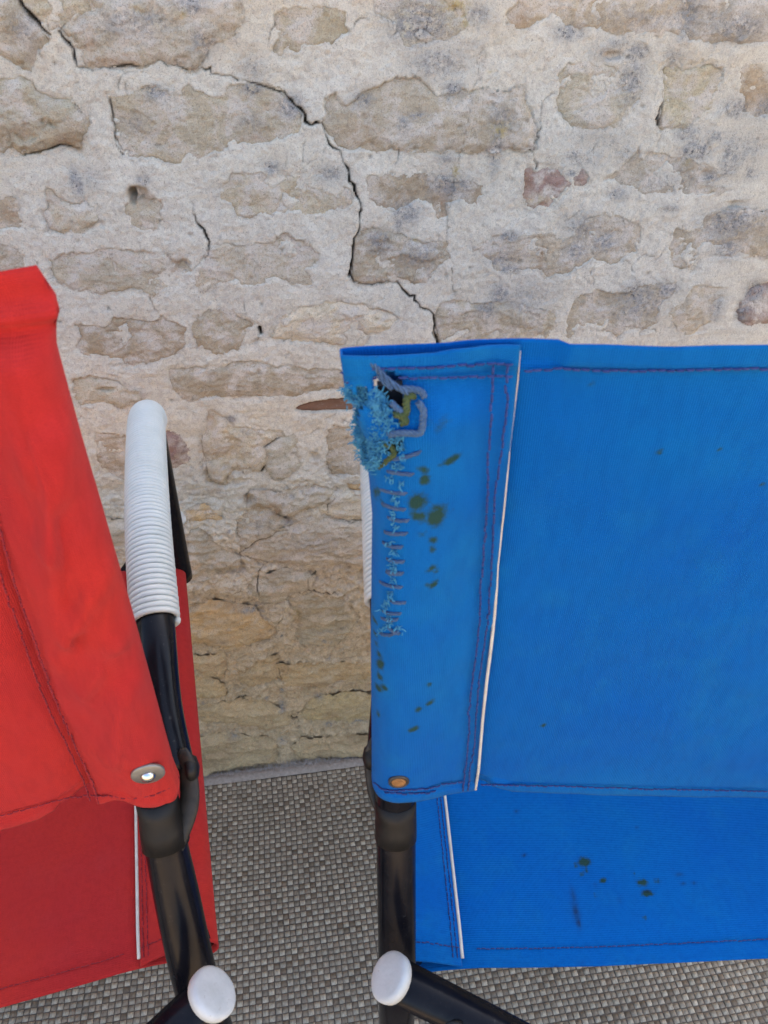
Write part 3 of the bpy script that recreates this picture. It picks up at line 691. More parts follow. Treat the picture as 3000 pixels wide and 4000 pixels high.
# --- stone outlines in wall coordinates; the unseen rest of the wall gets coursed rubble
polys = []
for mp, pts, tint, proud, edge in STONES:
    polys.append(([wall_px(*p) for p in mp(pts)], tint, proud, edge))
visible = [[(0, 0), (3000, 0), (3000, 1420), (1330, 1420), (1440, 2900), (800, 3010), (700, 2250), (560, 1500), (230, 1180), (0, 1100)]]
visible = [[wall_px(*p) for p in v] for v in visible]
h = .03
frnd = random.Random(5)
traced = [np.array(p[0]) for p in polys]
fill = []
while h < 1.32:
    rh = frnd.uniform(.04, .068); s = -1.02 + frnd.uniform(0, .1)
    while s < 1.05:
        w = frnd.uniform(.06, .135); hh = rh * frnd.uniform(.75, 1.0)
        cx, cy = s + w / 2, h + hh / 2
        n = 13
        poly = []
        for k in range(n):
            a = 2 * math.pi * k / n
            ca, sa = math.cos(a), math.sin(a)
            ex = abs(ca) ** .5 * math.copysign(1, ca); ey = abs(sa) ** .5 * math.copysign(1, sa)
            poly.append((cx + ex * w / 2 * frnd.uniform(.82, 1.02), cy + ey * hh / 2 * frnd.uniform(.8, 1.02)))
        pa = np.array(poly + [(cx, cy)])
        ok = all(poly_sdf(pa[:, 0], pa[:, 1], v).max() < .0 for v in visible)
        if ok:
            for tr in traced:
                if tr[:, 0].min() - .01 < pa[:, 0].max() and tr[:, 0].max() + .01 > pa[:, 0].min() and tr[:, 1].min() - .01 < pa[:, 1].max() and tr[:, 1].max() + .01 > pa[:, 1].min():
                    if poly_sdf(pa[:, 0], pa[:, 1], list(map(tuple, tr))).max() > -.006 or poly_sdf(tr[:, 0], tr[:, 1], poly).max() > -.006:
                        ok = False; break
        if ok:
            tint = frnd.choice([TAN, GREY, PALE, TAN] if cy > .35 else [OCH, TAN, OCH, PALE])
            fill.append((poly, tint, frnd.uniform(0, 4), frnd.uniform(.3, .8)))
        s += w + frnd.uniform(.012, .03)
    h += rh + frnd.uniform(.010, .022)
n_traced = len(polys)
polys += fill
tile_polys = [[wall_px(*p) for p in mp(pts)] for mp, pts in TILES]


def sub(poly, pad):
    p = np.array(poly)
    i0, i1 = np.searchsorted(s_ax, [p[:, 0].min() - pad, p[:, 0].max() + pad])
    j0, j1 = np.searchsorted(h_ax, [p[:, 1].min() - pad, p[:, 1].max() + pad])
    return slice(j0, j1), slice(i0, i1)


for i, (poly, tint, proud, edge) in enumerate(polys + [(t, None, 0, .4) for t in tile_polys]):
    sl = sub(poly, .015)
    S, H = SS[sl], HH[sl]
    if S.size == 0:
        continue
    sd = poly_sdf(S, H, poly) + warp(S, H, 40 + i) * (1 if tint else .35) + (.0012 if tint else .0008)
    sm_ = smear(S, H) if tint else 0.0
    pl = sstep(-.0010, .0034, sd)
    mort[sl] -= pl * (.0046 if tint else .009) * (1 - .85 * sm_)
    mort[sl] = np.where(sd > 0, base[sl] + (mort[sl] - base[sl]) * (1 - .55 * sstep(0, .006, sd)) - .0018 * pl * (1 - sm_), mort[sl])
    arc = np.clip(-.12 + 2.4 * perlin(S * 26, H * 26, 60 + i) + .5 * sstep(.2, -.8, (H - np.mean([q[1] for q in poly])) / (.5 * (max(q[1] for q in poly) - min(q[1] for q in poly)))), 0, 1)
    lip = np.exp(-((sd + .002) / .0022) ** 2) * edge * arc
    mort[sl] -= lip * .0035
    gap_dark[sl] = np.maximum(gap_dark[sl], np.exp(-((sd + .0002) / .0009) ** 2) * edge * .38 * arc)

crk = np.random.RandomState(3)


def carve(pts, ws, depth=1.0, dark=1.0):
    ws = [w / 2 for w in ws]
    # roughen the line
    P = [pts[0]]; W = [ws[0]]
    for a, b, wa, wb in zip(pts[:-1], pts[1:], ws[:-1], ws[1:]):
        L = math.hypot(b[0] - a[0], b[1] - a[1]); n = max(1, int(L / .004))
        for k in range(1, n + 1):
            t = k / n
            j = .0014 if k < n else 0.0
            P.append((a[0] + (b[0] - a[0]) * t + crk.normal() * j, a[1] + (b[1] - a[1]) * t + crk.normal() * j)); W.append((wa + (wb - wa) * t) * crk.uniform(.45, 1.5))
    sl = sub(P, .012)
    S, H = SS[sl], HH[sl]
    if S.size == 0:
        return
    d, w = line_dist(S, H, P, W)
    m = 1 - sstep(w * .55, w * 1.15 + .0006, d)
    amp = np.clip(w / .0007, .3, 1)
    mort[sl] -= m * np.clip(w * 5, .001, .014) * depth
    gap_dark[sl] = np.maximum(gap_dark[sl], m * amp * dark)


PXM = 0.00023                                             # metres per photo pixel on the wall, about
crack_lines = []
for mp, pts, ws in CRACKS:
    k = {z1: 1.106, z2: 1.106, z3: 1.659, z5: 2.07375, z6: 2.07375, zd: .553}[mp]
    wp = [wall_px(*p) for p in mp(pts)]
    ww = [w / k * PXM * (1.15 if p[1] > .45 else 1.5) for w, p in zip(ws, wp)]
    crack_lines.append((wp, ww))
    carve(wp, ww)
# hairline crazing of the mortar
for _ in range(330):
    s = crk.uniform(S0, S1); hh = crk.uniform(.05, H1); a = crk.uniform(0, 6.28) if crk.rand() < .4 else math.pi / 2 + crk.normal() * .35
    L = crk.uniform(.006, .028); pts = [(s, hh)]
    for k in range(4):
        a += crk.normal() * .5
        pts.append((pts[-1][0] + math.cos(a) * L / 4, pts[-1][1] + math.sin(a) * L / 4))
    w = crk.uniform(.0003, .0007)
    carve(pts, [w * .4, w, w, w * .8, w * .2], .6, .75)
for mp, c, r, dep in HOLLOWS:
    b = blob(SS, HH, mp, c, r)
    mort -= sstep(.15, .75, b + .25 * fbm(SS * 60, HH * 60, 3, 77)) * dep * .001
# little pits
for _ in range(520):
    s = crk.uniform(S0, S1); hh = crk.uniform(.0, H1); r = crk.uniform(.0009, .0024) * (1.5 if hh < .4 else 1)
    sl = sub([(s - r, hh - r), (s + r, hh + r)], .004)
    S, H = SS[sl], HH[sl]
    if S.size == 0:
        continue
    m = np.exp(-(((S - s) / r) ** 2 + ((H - hh) / (r * crk.uniform(.5, 1.1))) ** 2))
    mort[sl] -= m * r * .8
    gap_dark[sl] = np.maximum(gap_dark[sl], m * crk.uniform(.1, .6))

co = np.stack([SS, -mort, HH], -1).reshape(-1, 3)
nh, ns = SS.shape
idx = np.arange(nh * ns).reshape(nh, ns)
F = np.stack([idx[:-1, :-1], idx[:-1, 1:], idx[1:, 1:], idx[1:, :-1]], -1).reshape(-1, 4)
me = mesh_from('mortar', co, F)
lich = blob_sum(SS, HH, LICH)
add_attr(me, 'gap_dark', gap_dark.ravel()); add_attr(me, 'lichen', lich.ravel()); add_attr(me, 'yellow', blob_sum(SS, HH, YELL).ravel())
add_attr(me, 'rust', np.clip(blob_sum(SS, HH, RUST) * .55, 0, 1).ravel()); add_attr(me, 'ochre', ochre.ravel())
wall = bpy.data.objects.new('stone_wall', None)
col.objects.link(wall)
wall.location = WORG; wall.rotation_euler = (0, 0, WYAW)
wall['label'] = 'old rubble stone wall with cracked pale mortar behind the chairs'
wall['category'] = 'wall'
link('mortar', me, M_MORTAR, wall)
# the body of the wall behind its face
mb = MB()
for (y, zt) in ((.03, 4.6),):
    pass
body = [(-3.2, .03, -.05), (7.5, .03, -.05), (7.5, .45, -.05), (-3.2, .45, -.05), (-3.2, .03, 3.0), (7.5, .03, 3.0), (7.5, .45, 3.0), (-3.2, .45, 3.0)]
mb.v = body; mb.f = [(0, 1, 5, 4), (1, 2, 6, 5), (2, 3, 7, 6), (3, 0, 4, 7), (4, 5, 6, 7), (3, 2, 1, 0)]
bo = mb.build('wall_core', M_MORTAR, wall, smooth=False)

srnd = np.random.RandomState(19)
for i, (poly, tint, proud, edge) in enumerate(polys):
    p = np.array(poly)
    res = .0014 if i < n_traced else .0035
    pad = .005
    xs = np.arange(p[:, 0].min() - pad, p[:, 0].max() + pad, res); ys = np.arange(p[:, 1].min() - pad, p[:, 1].max() + pad, res)
    S, H = np.meshgrid(xs, ys)
    sd = poly_sdf(S, H, poly) + warp(S, H, 40 + i) + .0012
    low = sstep(.6, .25, H)
    hs = wall_base(S, H) - .0004 + proud * .0011 * sstep(-.001, .010, sd)
    tilt = srnd.normal(0, .02, 2)
    hs += (S - p[:, 0].mean()) * tilt[0] + (H - p[:, 1].mean()) * tilt[1]
    sc = srnd.uniform(.8, 1.2)
    rel = fbm(S * 26 * sc, H * 60 * sc, 5, 90 + i, .55)
    hs += rel * (.0017 + .0052 * low) + np.floor(fbm(S * 18, H * 30, 2, 190 + i) * 3.0) * .0008
    hs += fbm(S * 150, H * 190, 4, 290 + i, .7) * (.0011 + .0012 * low)
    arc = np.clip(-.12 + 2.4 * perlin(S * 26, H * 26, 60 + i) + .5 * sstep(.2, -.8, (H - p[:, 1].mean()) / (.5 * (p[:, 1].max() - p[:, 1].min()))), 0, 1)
    hs -= sstep(.003, -.0015, sd) * (.0004 + .0035 * edge * arc)
    hs -= smear(S, H) * (.0012 + proud * .0006)
    mp_ = sd > -.0032
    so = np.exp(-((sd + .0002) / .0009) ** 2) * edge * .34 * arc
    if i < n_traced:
        for wp, ww in crack_lines:
            wa = np.array(wp)
            if wa[:, 0].min() < xs[-1] and wa[:, 0].max() > xs[0] and wa[:, 1].min() < ys[-1] and wa[:, 1].max() > ys[0]:
                d, w = line_dist(S, H, wp, [q / 2 for q in ww])
                m = 1 - sstep(w * .5, w * 1.15 + .0006, d)
                hs -= m * np.clip(w * 4, .001, .010)
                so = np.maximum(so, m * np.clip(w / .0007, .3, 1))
        for mp, c, r, dep in HOLLOWS:
            b = blob(S, H, mp, c, r)
            hs -= sstep(.15, .75, b + .25 * fbm(S * 60, H * 60, 3, 77)) * dep * .0007
    for _ in range(int(S.size * res * res / .0012 * 1.2)):
        cx, cy, r = srnd.uniform(xs[0], xs[-1]), srnd.uniform(ys[0], ys[-1]), srnd.uniform(.0007, .0020)
        m = np.exp(-(((S - cx) / (r * 1.6)) ** 2 + ((H - cy) / r) ** 2))
        hs -= m * r * .7; so = np.maximum(so, m * srnd.uniform(.05, .5))
    keep = mp_.ravel()
    ny, nx = S.shape
    ix = np.arange(ny * nx).reshape(ny, nx)
    Fq = np.stack([ix[:-1, :-1], ix[:-1, 1:], ix[1:, 1:], ix[1:, :-1]], -1).reshape(-1, 4)
    Fq = Fq[keep[Fq].all(1)]
    used = np.unique(Fq); rm = -np.ones(ny * nx, int); rm[used] = np.arange(len(used))
    V = np.stack([S, -hs, H], -1).reshape(-1, 3)[used]
    if len(used) < 10:
        continue
    me = mesh_from('stone', V, rm[Fq])
    jit = srnd.normal(1, .10) * np.array([1, srnd.normal(1, .012), srnd.normal(1, .02)])
    tcol = np.array(tint) * jit
    add_attr(me, 'tint', np.tile(tcol, (len(used), 1)))
    Su, Hu = S.ravel()[used], H.ravel()[used]
    add_attr(me, 'gap_dark', so.ravel()[used])
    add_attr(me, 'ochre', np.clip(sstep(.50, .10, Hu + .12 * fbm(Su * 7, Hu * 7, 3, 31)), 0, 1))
    if i < n_traced:
        add_attr(me, 'lichen', blob_sum(Su, Hu, LICH)); add_attr(me, 'yellow', blob_sum(Su, Hu, YELL)); add_attr(me, 'rust', np.clip(blob_sum(Su, Hu, RUST) * .8, 0, 1))
    link('stone', me, M_STONE, wall)

M_TILE = mat_tile()
for i, poly in enumerate(tile_polys):
    p = np.array(poly); res = .0014
    xs = np.arange(p[:, 0].min() - .004, p[:, 0].max() + .004, res); ys = np.arange(p[:, 1].min() - .004, p[:, 1].max() + .004, res)
    S, H = np.meshgrid(xs, ys)
    sd = poly_sdf(S, H, poly) + warp(S, H, 40 + len(polys) + i) * .35 + .0008
    hs = wall_base(S, H) - .0035 + fbm(S * 60, H * 120, 4, 501) * .0015 - sstep(.002, -.001, sd) * .005
    keep = (sd > -.003).ravel(); ny, nx = S.shape
    ix = np.arange(ny * nx).reshape(ny, nx)
    Fq = np.stack([ix[:-1, :-1], ix[:-1, 1:], ix[1:, 1:], ix[1:, :-1]], -1).reshape(-1, 4)
    Fq = Fq[keep[Fq].all(1)]
    used = np.unique(Fq); rm = -np.ones(ny * nx, int); rm[used] = np.arange(len(used))
    link('tile_shard', mesh_from('tile_shard', np.stack([S, -hs, H], -1).reshape(-1, 3)[used], rm[Fq]), M_TILE, wall, label='reddish brown sliver of roof tile bedded in the mortar')

# ------------------------------------------------------------------ woven mat
mat_o = bpy.data.objects.new('woven_mat', None)
col.objects.link(mat_o)
MYAW = math.radians(9.0)
mat_o.location = (WORG[0] + WN[0] * .014, WORG[1] + WN[1] * .014, 0); mat_o.rotation_euler = (0, 0, MYAW)
mat_o['label'] = 'grey brown basket weave mat under both chairs, edge against the stone wall'
mat_o['category'] = 'mat'
PIT = .0072
BIND = .015
nx, ny = 262, 150
x0 = -.92
n1 = 5
lin = np.array([-.5, -.36, 0, .36, .5])
ux, uy = np.meshgrid(lin, lin)
mrnd = np.random.RandomState(23)
ii, jj = np.meshgrid(np.arange(nx), np.arange(ny))
ii = ii.ravel(); jj = jj.ravel()
par = (ii + jj) % 2
cxm = x0 + (ii + .5) * PIT
cym = -BIND - (jj + .5) * PIT
cxm = cxm + perlin(ii * .07, jj * .05, 4) * .0035 + perlin(ii * .9, jj * .03, 7) * .0007
cym = cym + perlin(ii * .05, jj * .07, 5) * .0035 + perlin(ii * .03, jj * .9, 8) * .0003
N = len(ii)
hgt = np.where(par == 0, .0019, .0012) * mrnd.uniform(.85, 1.2, N)
zb = np.where(par == 0, .0021, .0017)
wx = np.where(par == 0, .92, .90) * PIT; wy = np.where(par == 0, .84, .86) * PIT
prof = (np.clip(1 - (np.abs(ux) * 2) ** 5, 0, 1)) ** .6 * (np.clip(1 - (np.abs(uy) * 2) ** 2.0, 0, 1)) ** .6
vx = cxm[:, None] + ux.ravel()[None] * wx[:, None]
vy = cym[:, None] + uy.ravel()[None] * wy[:, None]
vz = zb[:, None] - .0016 + prof.ravel()[None] * hgt[:, None]
vz = vz + (mrnd.normal(0, .06, N)[:, None] * (vx - cxm[:, None])) + (.10 * (vy - cym[:, None])) * (par == 0)[:, None]
V = np.stack([vx, vy, vz], -1).reshape(-1, 3)
q = np.arange(n1 * n1).reshape(n1, n1)
fq = np.stack([q[:-1, :-1], q[:-1, 1:], q[1:, 1:], q[1:, :-1]], -1).reshape(-1, 4)
Fm = (np.arange(N)[:, None, None] * n1 * n1 + fq[None]).reshape(-1, 4)
light = np.array([.485, .392, .272]); dark = np.array([.308, .243, .164]); brown = np.array([.242, .178, .112]); mid = np.array([.374, .30, .205])
r = mrnd.rand(N)
tint = np.where((par == 0)[:, None], light[None] + (mid - light)[None] * (r[:, None] ** 1.6), np.where((r < .22)[:, None], brown[None], dark[None] + (mid - dark)[None] * ((r[:, None] - .22) * .9)))
tint *= mrnd.normal(1, .07, (N, 1)) * (1 + .12 * perlin(ii * .06, jj * .06, 9))[:, None]
me = mesh_from('weave', V, Fm)
add_attr(me, 'tint', np.repeat(np.clip(tint, .02, .6), n1 * n1, 0))
link('weave', me, M_WEAVE, mat_o, kind='stuff')
bk = MB()
bk.grid([[(x, y, .0002) for x in np.linspace(x0, x0 + nx * PIT, 20)] for y in np.linspace(-BIND - ny * PIT, -BIND + .001, 12)])
bk.build('mat_backing', M_MATBACK, mat_o)
# felt binding along the wall
bx = np.arange(x0, x0 + nx * PIT, .003)
bb = MB()
rows = []
for k in range(9):
    a = k / 8
    yy = -BIND - .001 + a * (BIND + .003) + perlin(bx * 25, bx * 0 + k * .2, 6) * .0012
    zz = .0016 + math.sin(min(1, a * 1.15) * math.pi * .9) * .0034 + perlin(bx * 60, bx * 0 + k * .6, 5) * .0008
    rows.append(np.stack([bx, yy, zz], -1))
bb.grid(np.array(rows))
bb.build('edge_binding', M_BIND, mat_o)
fz = MB()
frnd = random.Random(31)
for _ in range(5200):
    x = frnd.uniform(-.75, .75); y = -BIND + BIND * frnd.random() ** .5 + .002
    clump = max(0, perlin(x * 22, .3, 66) + .25)
    L = frnd.uniform(.003, .0075) * (.6 + 1.6 * float(clump)); a = frnd.uniform(.5, 2.6); up = frnd.uniform(.15, 1.1)
    d = Vector((math.cos(a) * math.cos(up), math.sin(a) * math.cos(up) * .9, math.sin(up))) * L
    p = Vector((x, y, .0035)); w = .00028
    mid_ = p + d * .55 + Vector((frnd.gauss(0, .0005), 0, frnd.gauss(0, .0004)))
    b = len(fz.v)
    fz.v += [tuple(p + Vector((w, 0, 0))), tuple(p - Vector((w, 0, 0))), tuple(mid_ - Vector((w * .8, 0, 0))), tuple(mid_ + Vector((w * .8, 0, 0))), tuple(p + d)]
    fz.f += [(b, b + 1, b + 2, b + 3), (b + 3, b + 2, b + 4)]
fz.build('edge_fluff', M_FUZZ, mat_o, kind='stuff')

# ------------------------------------------------------------------ the folding chairs
TR = .01175          # tube radius
W = .46              # between the two uprights


class Chair:
    def __init__(s, name, label, post, yaw, sgn, Tw, Th, Bw, Bh, group):
        """post: world x,y of the foot of the upright seen in the photo; sgn: side on which the rest of the chair lies"""
        s.sgn = sgn
        s.root = bpy.data.objects.new(name, None)
        col.objects.link(s.root)
        s.yaw = yaw
        s.R = np.array([math.cos(yaw), math.sin(yaw), 0]); s.Fw = np.array([-math.sin(yaw), math.cos(yaw), 0])
        s.org = np.array([post[0], post[1], 0]) + s.R * sgn * W / 2
        s.root.location = s.org; s.root.rotation_euler = (0, 0, yaw)
        s.root['label'] = label; s.root['category'] = 'folding chair'; s.root['group'] = group
        s.T = np.array([Tw, Th]); s.B = np.array([Bw, Bh])
        d = s.T - s.B; s.len = float(np.hypot(*d)); d = d / s.len
        s.n = np.array([-d[1], d[0]])                     # back normal, towards the viewer
        if s.n[0] > 0:
            s.n = -s.n

    def loc(s, p):                                        # world -> chair coordinates
        q = np.asarray(p) - s.org
        return np.array([q.dot(s.R), q.dot(s.Fw), q[2]])

    def px_back(s, px, py, q=.0):
        """photo pixel -> (distance inwards from the visible upright, t along the back)"""
        c = s.loc([0, 0, CAM_H]); d = ray(px, py); d = np.array([d.dot(s.R), d.dot(s.Fw), d[2]])
        n3 = np.array([0, s.n[0], s.n[1]]); p0 = np.array([0, *(s.B + s.n * q)])
        t = (p0 - c).dot(n3) / d.dot(n3)
        p = c + d * t
        x = (p[0] + s.sgn * W / 2) * s.sgn
        tt = (p[1:] - s.B).dot(s.T - s.B) / s.len ** 2
        return x, tt

    def back(s, x, t, q):
        u = -s.sgn * W / 2 + s.sgn * x
        b = s.B + (s.T - s.B) * t + s.n * q
        return (u, b[0], b[1])

    def px_plane(s, px, py, p0, n3):
        c = s.loc([0, 0, CAM_H]); d = ray(px, py); d = np.array([d.dot(s.R), d.dot(s.Fw), d[2]])
        t = (np.array(p0) - c).dot(n3) / d.dot(n3)
        return c + d * t


RS = .0132           # canvas sleeve radius round an upright
FLAP = .056


def profile(flap=FLAP, r=RS, n_flap=46, n_wrap=22, n_front=16, n_pan=100):
    """half of the canvas section: list of (x, q, outer) from the flap seam round the upright to the middle of the panel"""
    pts = []
    for k in range(n_flap):
        a = k / n_flap
        x = flap * (1 - a)
        q = .0016 + (r - .0016) * (1 - (1 - a) ** 1.7) if a < 1 else r
        pts.append((x, q))
    for k in range(n_wrap + 1):
        a = math.pi / 2 + math.pi * k / n_wrap
        pts.append((r * math.cos(a), r * math.sin(a)))
    for k in range(1, n_front + 1):
        a = k / n_front
        x = flap * a
        pts.append((x, -r * (1 - a) ** 1.6))
    for k in range(1, n_pan + 1):
        pts.append((flap + (W / 2 - flap) * k / n_pan, 0.0))
    return pts


def flap_q(x):
    a = 1 - np.clip(x / FLAP, 0, 1)
    return np.where(x > FLAP, 0.0004, .0016 + (RS - .0016) * (1 - (1 - a) ** 1.7))


def canvas_mesh(posfn, flare=None, disp=None, nt=170, kill=None, t0=0.0, t1=1.0):
    half = profile()
    full = [(x, q, 0) for x, q in half] + [(x, q, 1) for x, q in reversed(half[:-1])]
    ts = np.linspace(t0, t1, nt)
    m = len(full)
    V = np.zeros((nt, m, 3)); X = np.zeros((nt, m)); Tt = np.zeros((nt, m)); Lay = np.zeros((nt, m))
    n_fl = 46 + 11
    for i, t in enumerate(ts):
        for j, (x, q, side) in enumerate(full):
            jj_ = j if side == 0 else m - 1 - j
            layer = 0 if jj_ < n_fl else 1
            V[i, j] = posfn(x, t, q, side, layer)
            X[i, j] = x if side == 0 else W - x
            Tt[i, j] = t; Lay[i, j] = layer if jj_ < len(half) - 100 else 2
    ix = np.arange(nt * m).reshape(nt, m)
    Fq = np.stack([ix[:-1, :-1], ix[:-1, 1:], ix[1:, 1:], ix[1:, :-1]], -1).reshape(-1, 4)
    return V, X, Tt, Lay, Fq


def finish_canvas(name, mat, root, V, X, Tt, Lay, Fq, stain, grime, fade, kill=None, thick=.0009):
    nt, m = X.shape
    if kill is not None:
        kf = kill.ravel()
        Fq = Fq[~kf[Fq].any(1)]
    used = np.unique(Fq); rm = -np.ones(nt * m, int); rm[used] = np.arange(len(used))
    me = mesh_from(name, V.reshape(-1, 3)[used], rm[Fq])
    add_attr(me, 'stain', stain.ravel()[used]); add_attr(me, 'grime', grime.ravel()[used]); add_attr(me, 'fade', fade.ravel()[used])
    uv = me.uv_layers.new(name='UVMap')
    li = np.zeros(len(me.loops), np.int32); me.loops.foreach_get('vertex_index', li)
    arc = np.concatenate([[0], np.cumsum(np.hypot(np.diff(V[0, :, 0]), np.hypot(np.diff(V[0, :, 1]), np.diff(V[0, :, 2]))))])
    U = np.repeat(arc[None], nt, 0).ravel()[used]; Vv = (Tt * .29).ravel()[used]
    uv.data.foreach_set('uv', np.stack([U[li], Vv[li]], -1).astype(np.float32).ravel())
    o = link(name, me, mat, root)
    sm = o.modifiers.new('thickness', 'SOLIDIFY'); sm.thickness = thick; sm.offset = 0
    return o


def stitch(mb, pts, spacing=.0034, length=.0026, r=.00042, lift=.0003, normal=None, wob=.00018):
    """little thread capsules along a 3-D polyline"""
    P = [Vector(p) for p in pts]
    acc = 0.0; nxt = spacing * .5
    for a, b in zip(P[:-1], P[1:]):
        L = (b - a).length
        if L < 1e-7:
            continue
        d = (b - a) / L
        while nxt <= acc + L:
            c = a + d * (nxt - acc) + Vector((rnd.gauss(0, wob), rnd.gauss(0, wob), rnd.gauss(0, wob)))
            nn = Vector(normal) if normal else Vector((0, -1, 0))
            e = [c - d * length / 2 - nn * lift * .5, c - d * length * .3 + nn * lift, c + d * length * .3 + nn * lift, c + d * length / 2 - nn * lift * .5]
            mb.tube(e, [r * .6, r, r, r * .6], 6)
            nxt += spacing
        acc += L


def frame(ch, pdx=0.0, capx=.008, capz=.0, fat=1.0, rail_w=.03):
    bx = pdx * .25; bz = pdx * .8
    root = ch.root
    A, Bp = ch.T, ch.B
    for k, side in ((0, 1), (1, -1)):                     # k 0 = the side seen in the photo
        u0 = (-ch.sgn if k == 0 else ch.sgn) * W / 2
        inw = ch.sgn if k == 0 else -ch.sgn

        def P(x, w, h):
            return (u0 + inw * x, w, h)
        # rear upright, bowed below the back
        top = A + (A - Bp) * -.16
        path = [(top[0], top[1])] + [tuple(Bp + (A - Bp) * t) for t in (.6, .3, .05)]
        path += [(Bp[0] * .62, .52), (.009, .465), (.001, .42), (0.0, .385)]
        pts = catmull([P(pdx * min(1, max(.1, (h - .385) / .16)), w, h) for w, h in path], 6)
        rr_ = [TR * (1 + (fat - 1) * float(sstep(.56, .50, np.array(p[2])))) for p in pts]
        m = MB(); m.tube(pts, rr_, 24); m.lathe(P(pdx * .1, 0, .385), (0, 0, -1), [(TR * fat, 0), (TR * fat * .97, .003), (TR * .6, .0065), (.001, .008)], 20)
        m.build('rear_upright', M_STEEL, root)
        # collar below the back canvas
        low = [p for p in pts if .536 < p[2] < Bp[1] + .010]
        m = MB(); m.tube(low, [TR + .0004] * 2 + [TR * (1 + (fat - 1) * .6) + .0006] * (len(low) - 3) + [TR * fat + .0006], 20)
        m.build('collar', M_COLLAR, root)
        # hinge bracket up to the arm pivot
        hb = [P(pdx * .9 + .002, .036, .530), P(pdx * .7 - .003, .044, .541), P(bx - .0095, .054, .552 + bz), P(bx - .0115, .064, .566 + bz), P(bx - .0115, .070, .583 + bz)]
        m = MB()
        hb = catmull(hb, 4)
        m.tube(hb, [.0066] * (len(hb) - 3) + [.0064, .005, .0022], 14, True, (.4, 1))
        br = m.build('hinge_bracket', M_BRACKET, root)
        m = MB(); m.lathe(P(bx - .0105, .066, .570 + bz), (-inw, 0, 0), [(.0058, 0), (.0076, .002), (.0076, .0045), (.0058, .007), (.001, .0082)], 18)
        m.build('pivot_bolt', M_COLLAR, br)
        # arm
        arm = [(.072, .572), (.100, .600), (.138, .631), (.19, .652), (.25, .662), (.32, .664), (.365, .661), (.392, .650), (.405, .627), (.416, .575), (.430, .51), (.447, .435)]
        ap = catmull([P((-.004 + pdx * .28) if w < .09 else (pdx * .15 if w < .11 else .0), w, h) for w, h in arm], 8)
        m = MB(); m.tube(ap, TR, 20)
        m.build('arm_tube', M_STEEL, root)
        # plastic cord wound round the arm
        ap2 = [Vector(p) for p in ap if p[1] >= .138]
        ap2 = [p for i_, p in enumerate(ap2) if p.z > .645 or p.y < .2]
        Ls = [0]
        for a, b in zip(ap2[:-1], ap2[1:]):
            Ls.append(Ls[-1] + (b - a).length)
        pitch = .00365; turns = Ls[-1] / pitch
        seg = 26; hel = []
        for i_ in range(int(turns * seg)):
            L = i_ / seg * pitch
            k_ = min(len(Ls) - 2, int(np.searchsorted(Ls, L, 'right') - 1)); f_ = (L - Ls[k_]) / (Ls[k_ + 1] - Ls[k_] + 1e-9)
            c = ap2[k_].lerp(ap2[k_ + 1], f_)
            t = (ap2[min(k_ + 2, len(ap2) - 1)] - ap2[max(k_ - 1, 0)]).normalized()
            n = Vector((1, 0, 0)); n = (n - t * n.dot(t)).normalized(); b = t.cross(n)
            q = 2 * math.pi * i_ / seg
            rr = TR + .0018 + .00008 * math.sin(i_ * .37)
            hel.append(c + n * math.cos(q) * rr + b * math.sin(q) * rr)
        m = MB(); m.tube(hel, .00192, 8)
        m.build('arm_wrap', M_WHITE, root)
        # seat rail inside the seat sleeve
        m = MB(); m.tube([P(.008, rail_w + (.458 - rail_w) * q_, .3965 + .054 * q_) for q_ in (.004, .5, .998)], TR * .97, 16)
        m.build('seat_rail', M_STEEL, root)
    # crossed struts, rear and front
    for (w, rear) in ((-.029, True), (.465, False)):
        for k in (0, 1):
            u0 = (-ch.sgn if k == 0 else ch.sgn) * W / 2
            inw = ch.sgn if k == 0 else -ch.sgn
            ww = w + ((-.0 if k == 0 else -.026) if rear else (.0 if k == 0 else .026))
            zt = .505 if rear else .505
            a = Vector((u0 - inw * (capx if rear else .004), ww, zt + (capz if rear else 0))); b = Vector((u0 + inw * (W if rear else W - .05), ww, .006))
            d = (b - a).normalized()
            m = MB(); m.tube([a + d * .002, a + d * .25, b], TR, 22)
            st = m.build('cross_strut', M_STEEL, root)
            m = MB(); m.lathe(a + d * .006, -d, [(TR * (fat + 1) / 2 + .0010, 0), (TR * (fat + 1) / 2 + .0014, .0030), (TR * (fat + 1) / 2 + .0013, .0050), (TR * (fat + 1) / 2 + .0004, .0061), (TR * (fat + 1) / 2 - .0012, .0066), (TR * .5, .0069), (.001, .0070)], 28)
            m.build('end_cap', M_CAP, st)
            m = MB(); m.tube([b - d * .012, b - d * .001], TR + .0015, 18)
            m.build('foot_tip', M_COLLAR, st)
            if rear:
                c = a + d * .052
                m = MB(); m.lathe(c + Vector((0, -TR * .85, 0)), (0, -1, 0), [(.0075, 0), (.0075, .002), (.0055, .0045), (.001, .0058)], 18)
                m.build('strut_bolt', M_COLLAR, st)
    return root


